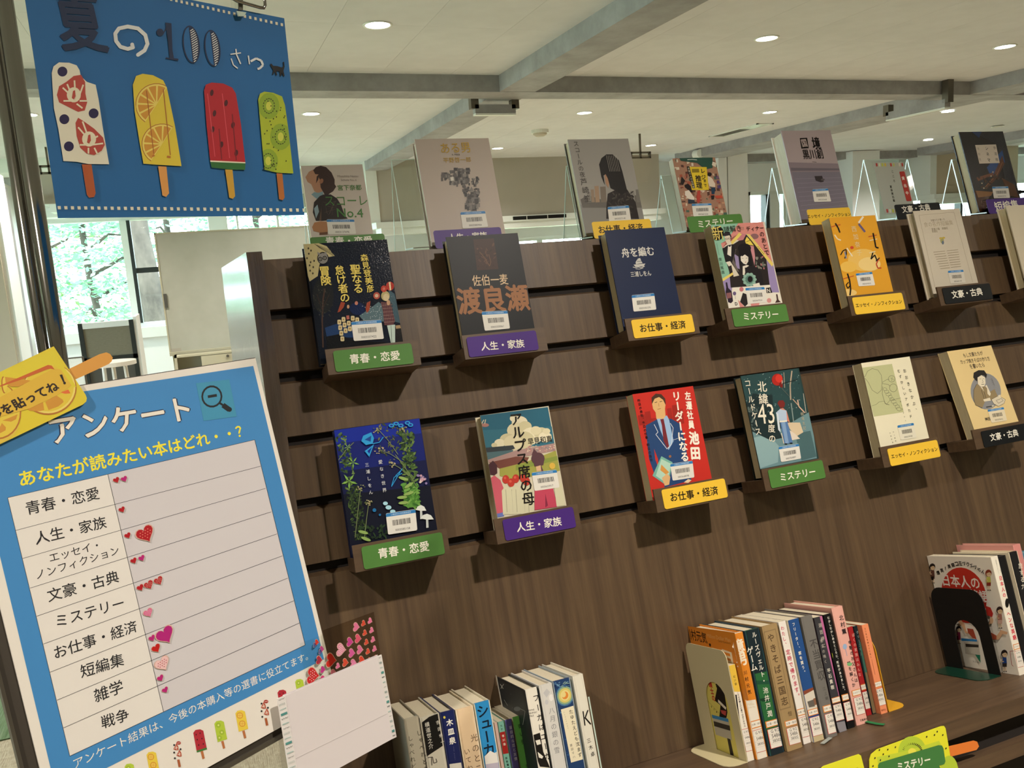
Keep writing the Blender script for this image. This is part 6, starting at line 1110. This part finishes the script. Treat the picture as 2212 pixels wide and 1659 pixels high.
for cx, cy, rx, ry in ((1303, 305, 58, 130), (1447, 330, 54, 126)):
    a.e(nv, cx, cy, rx, ry, -.12, 30).e('1b64a0', cx-2, cy, rx-11, ry-10, -.12, 30); H_ = [(cx+(rx-12)*math.cos(t)*math.cos(.12)+(ry-11)*math.sin(t)*math.sin(.12), cy-(rx-12)*math.cos(t)*math.sin(.12)+(ry-11)*math.sin(t)*math.cos(.12)) for t in [-math.pi/2+math.pi*k/12 for k in range(13)]]
    a.p(nv, *H_); o_ = a.o
    for k in range(15):
        y = cy-100+k*15; hw = (rx-14)*math.sqrt(max(0, 1-((y-cy)/(ry-8))**2)); xs_ = cx+(y-cy)*.12
        a.o = o_; a.l('dcdcd8', 6, (xs_+4, y+8), (xs_+hw, y-hw*.55+8))
    a.l(nv, 7, H_[0], H_[-1])
w_ = 'dfe4e4'; a.l(w_, 8, (1570, 372), (1642, 362)).l(w_, 9, (1607, 335), (1612, 375), (1640, 438)).l(w_, 8, (1575, 400), (1590, 445), (1620, 468)).l(w_, 9, (1692, 380), (1700, 440)).l(w_, 15, (1708, 420), (1745, 400), (1780, 415), (1792, 445), (1770, 468), (1755, 472))
a.p('0e1012', (1840, 440), (1850, 435), (1862, 450), (1890, 452), (1920, 462), (1932, 450), (1928, 425), (1936, 422), (1940, 455), (1932, 485), (1940, 520), (1930, 522), (1920, 495), (1918, 520), (1908, 518), (1905, 488), (1882, 486), (1890, 515), (1880, 515), (1872, 490), (1862, 512), (1855, 510), (1862, 480), (1850, 460))
# four lollies
a.p('e3e0cc', (350, 500), (362, 455), (400, 427), (470, 430), (520, 447), (540, 480), (548, 520), (590, 560), (650, 580), (670, 680), (700, 880), (742, 1122), (600, 1120), (520, 1105), (430, 1100), (395, 880), (365, 740)).p('b0572a', (556, 1122), (622, 1124), (650, 1320), (640, 1345), (605, 1350), (590, 1330))
for x, y in ((423, 490), (436, 815), (636, 775), (467, 1000)): a.e('221a4a', x, y, 34, 34)
for P_, L_ in (([(385, 650), (400, 590), (450, 560), (500, 520), (550, 512), (578, 560), (580, 640), (592, 700), (575, 755), (530, 765), (470, 735), (400, 700)], [((490, 660), (425, 600)), ((490, 660), (455, 575)), ((510, 640), (505, 550)), ((540, 650), (565, 580)), ((540, 690), (590, 690)), ((520, 710), (560, 740)), ((480, 690), (430, 690))]), ([(512, 840), (530, 805), (570, 830), (640, 880), (700, 940), (712, 990), (690, 1030), (640, 1060), (590, 1050), (545, 1010), (520, 930)], [((590, 940), (530, 870)), ((600, 940), (560, 830)), ((610, 960), (665, 930)), ((620, 990), (700, 980)), ((590, 990), (540, 990)), ((600, 1010), (600, 1050)), ((640, 1010), (660, 1050))])):
    a.p('b5473c', *P_); cx = sum(p[0] for p in P_)/len(P_); cy = sum(p[1] for p in P_)/len(P_); a.e('e6e0c4', cx, cy+8, 48, 52)
    for p, q in L_: a.l('e6e0c4', 11, p, q)
    a.p('b5473c', (cx-14, cy+30), (cx-6, cy-18), (cx+8, cy-24), (cx+12, cy+18), (cx, cy+40))
a.p('dcc63c', (903, 580), (925, 520), (970, 505), (1040, 515), (1110, 550), (1135, 600), (1190, 860), (1235, 1135), (1060, 1125), (975, 1118), (950, 980), (915, 760)).p('d99a50', (1075, 1135), (1132, 1138), (1150, 1320), (1130, 1345), (1105, 1335))
def slice_(cx, cy, R_, a0, a1, n):
    def arc(r, k=14): return [(cx+r*math.cos(a0+(a1-a0)*i/k), cy+r*math.sin(a0+(a1-a0)*i/k)) for i in range(k+1)]
    a.p('a8642a', *(arc(R_)+[(cx, cy)])).p('e8d468', *(arc(R_*.965)+[(cx, cy)])); 
    for i in range(n):
        b0, b1 = a0+(a1-a0)*(i+.1)/n, a0+(a1-a0)*(i+.9)/n; a.p('cf9434', (cx+R_*.12*math.cos((b0+b1)/2), cy+R_*.12*math.sin((b0+b1)/2)), *[(cx+R_*.88*math.cos(b0+(b1-b0)*j/4), cy+R_*.88*math.sin(b0+(b1-b0)*j/4)) for j in range(5)])
a.within((903, 580), (925, 520), (970, 505), (1040, 515), (1110, 550), (1135, 600), (1190, 860), (1235, 1135), (975, 1118)); slice_(1065, 715, 145, 2.15, 5.25, 6); slice_(1102, 985, 140, 2.15, 5.28, 6); a.within()
a.l('a8602a', 6, (995, 620), (1045, 1050)).l('a8602a', 6, (1110, 610), (1158, 1060)).l('b8702a', 18, (1040, 1060), (1045, 1070)).l('b8702a', 14, (1135, 1070), (1160, 1074))
a.p('b01c28', (1388, 620), (1400, 580), (1440, 565), (1520, 572), (1580, 600), (1605, 640), (1640, 850), (1670, 1110), (1430, 1098), (1405, 850)).p('e8e0c8', (1430, 1096), (1670, 1108), (1670, 1118), (1431, 1106)).p('2a6a30', (1431, 1106), (1671, 1116), (1668, 1160), (1560, 1158), (1440, 1145)).p('c89c34', (1532, 1158), (1582, 1160), (1600, 1340), (1585, 1358), (1560, 1350))
for x, y in ((1441, 635), (1538, 705), (1459, 775), (1447, 885), (1585, 855), (1507, 988), (1608, 1045)): a.e('4a1018', x, y, 12, 22, .15)
a.l('d8505c', 5, (1412, 640), (1462, 1070)).l('d8505c', 5, (1512, 640), (1562, 1080)).l('7a1420', 7, (1490, 880), (1508, 1090)).l('7a1420', 7, (1580, 780), (1608, 1095))
a.p('a9b92c', (1757, 680), (1770, 640), (1800, 627), (1860, 635), (1920, 660), (1940, 720), (1965, 900), (1997, 1185), (1890, 1180), (1800, 1160), (1785, 1000)).p('b0682c', (1882, 1184), (1922, 1186), (1937, 1350), (1925, 1368), (1900, 1360))
a.within((1757, 680), (1770, 640), (1800, 627), (1860, 635), (1920, 660), (1940, 720), (1997, 1185), (1800, 1160))
for x, y, r in ((1830, 725, 72), (1910, 935, 72), (1825, 1100, 66)):
    a.e('8aa62c', x, y, r, r*1.25).e('c6cc4c', x, y, 20, 30)
    a.fine()
    for k in range(16): t = k*.393; a.e('1f2a10', x+38*math.cos(t), y+50*math.sin(t), 3, 6, t)
    a.fine(0)
a.within()
for k in range(34): q = rnd.random(); a.e('2a3010', 1790+q*160, 690+rnd.random()*470, 3.5, 5)
b.obj('printed_sheet', e)
# chrome rail with clip, chrome poles
e = empty('poster_clip', plP.P(-.052, .207), 'clear plastic clip holding the top of the blue poster', 'clip', rot=prot(plP))
q = qd(plP, vP, (1588, -20), (1660, -10), (1668, 100), (1600, 95)); b = MB('acrylic'); pslab(b, plP, q, .004, .0018, 'ffffff'); pslab(b, plP, q, -.003, .0018, 'ffffff'); b.obj('clip_jaw', e)
q = qd(plP, vP, (1598, 82), (1664, 92), (1650, 118), (1612, 118)); b = MB('acrylic_rim'); pslab(b, plP, q, .0052, .002, 'ffffff'); b.obj('clip_tip', e)
q = qd(plP, vP, (1618, -90), (1650, -85), (1652, 72), (1624, 72)); b = MB('steel_edge'); pslab(b, plP, q, .002, .0015, 'ffffff'); b.obj('clip_hook', e)
def Pp(x, y, off=.0): u, v = plP.uv(x/3.16, y/3.16); return plP.P(u, v, off)
b = MB('chrome'); b.tube([Pp(1400, -70, .005), Pp(1500, -45, .005), Pp(1600, 15, .005), Pp(1760, 60, .005), Pp(1782, 62, .005), Pp(1792, 45, .005), Pp(1786, -20, .005), Pp(1778, -200, .005)], .0018, 8); thing(b.obj('wire_rail', smooth=True), 'bent chrome wire above the blue poster', 'wire')
b = MB('chrome'); b.tube([Pp(1380, -40, .005), Pp(1520, -12, .005), Pp(1600, 5, .005)], .0018, 8); thing(b.obj('wire_rail', smooth=True), 'short chrome wire running behind the clear clip', 'wire')
e = empty('sign_stand', Vector((-.085, 1.06, 0)), 'twin chrome poles of the sign stand at the left edge', 'stand')
q0 = at(58, 430, 1.02); b = MB('chrome'); b.tube([(q0.x+.0075, 1.02, .03), (q0.x+.0075, 1.02, H+.60)], .0085, 20); b.obj('pole', e, smooth=True)
b = MB('chrome'); b.tube([(q0.x-.008, 1.035, .03), (q0.x-.008, 1.035, H+.60)], .0075, 20); b.obj('pole', e, smooth=True)
b = MB('chrome'); b.tube([(q0.x, 1.03, 0), (q0.x, 1.03, .012), (q0.x, 1.03, .03)], .16, 32, rad=[.17, .165, .03]); b.obj('base', e, smooth=True)
bb = plB.P(-.16, -.2, -.004); b = MB('steel_edge'); b.tube([bb, Vector((q0.x+.0075, 1.0125, bb.z+.02))], .005, 8); b.obj('board_bracket', e)
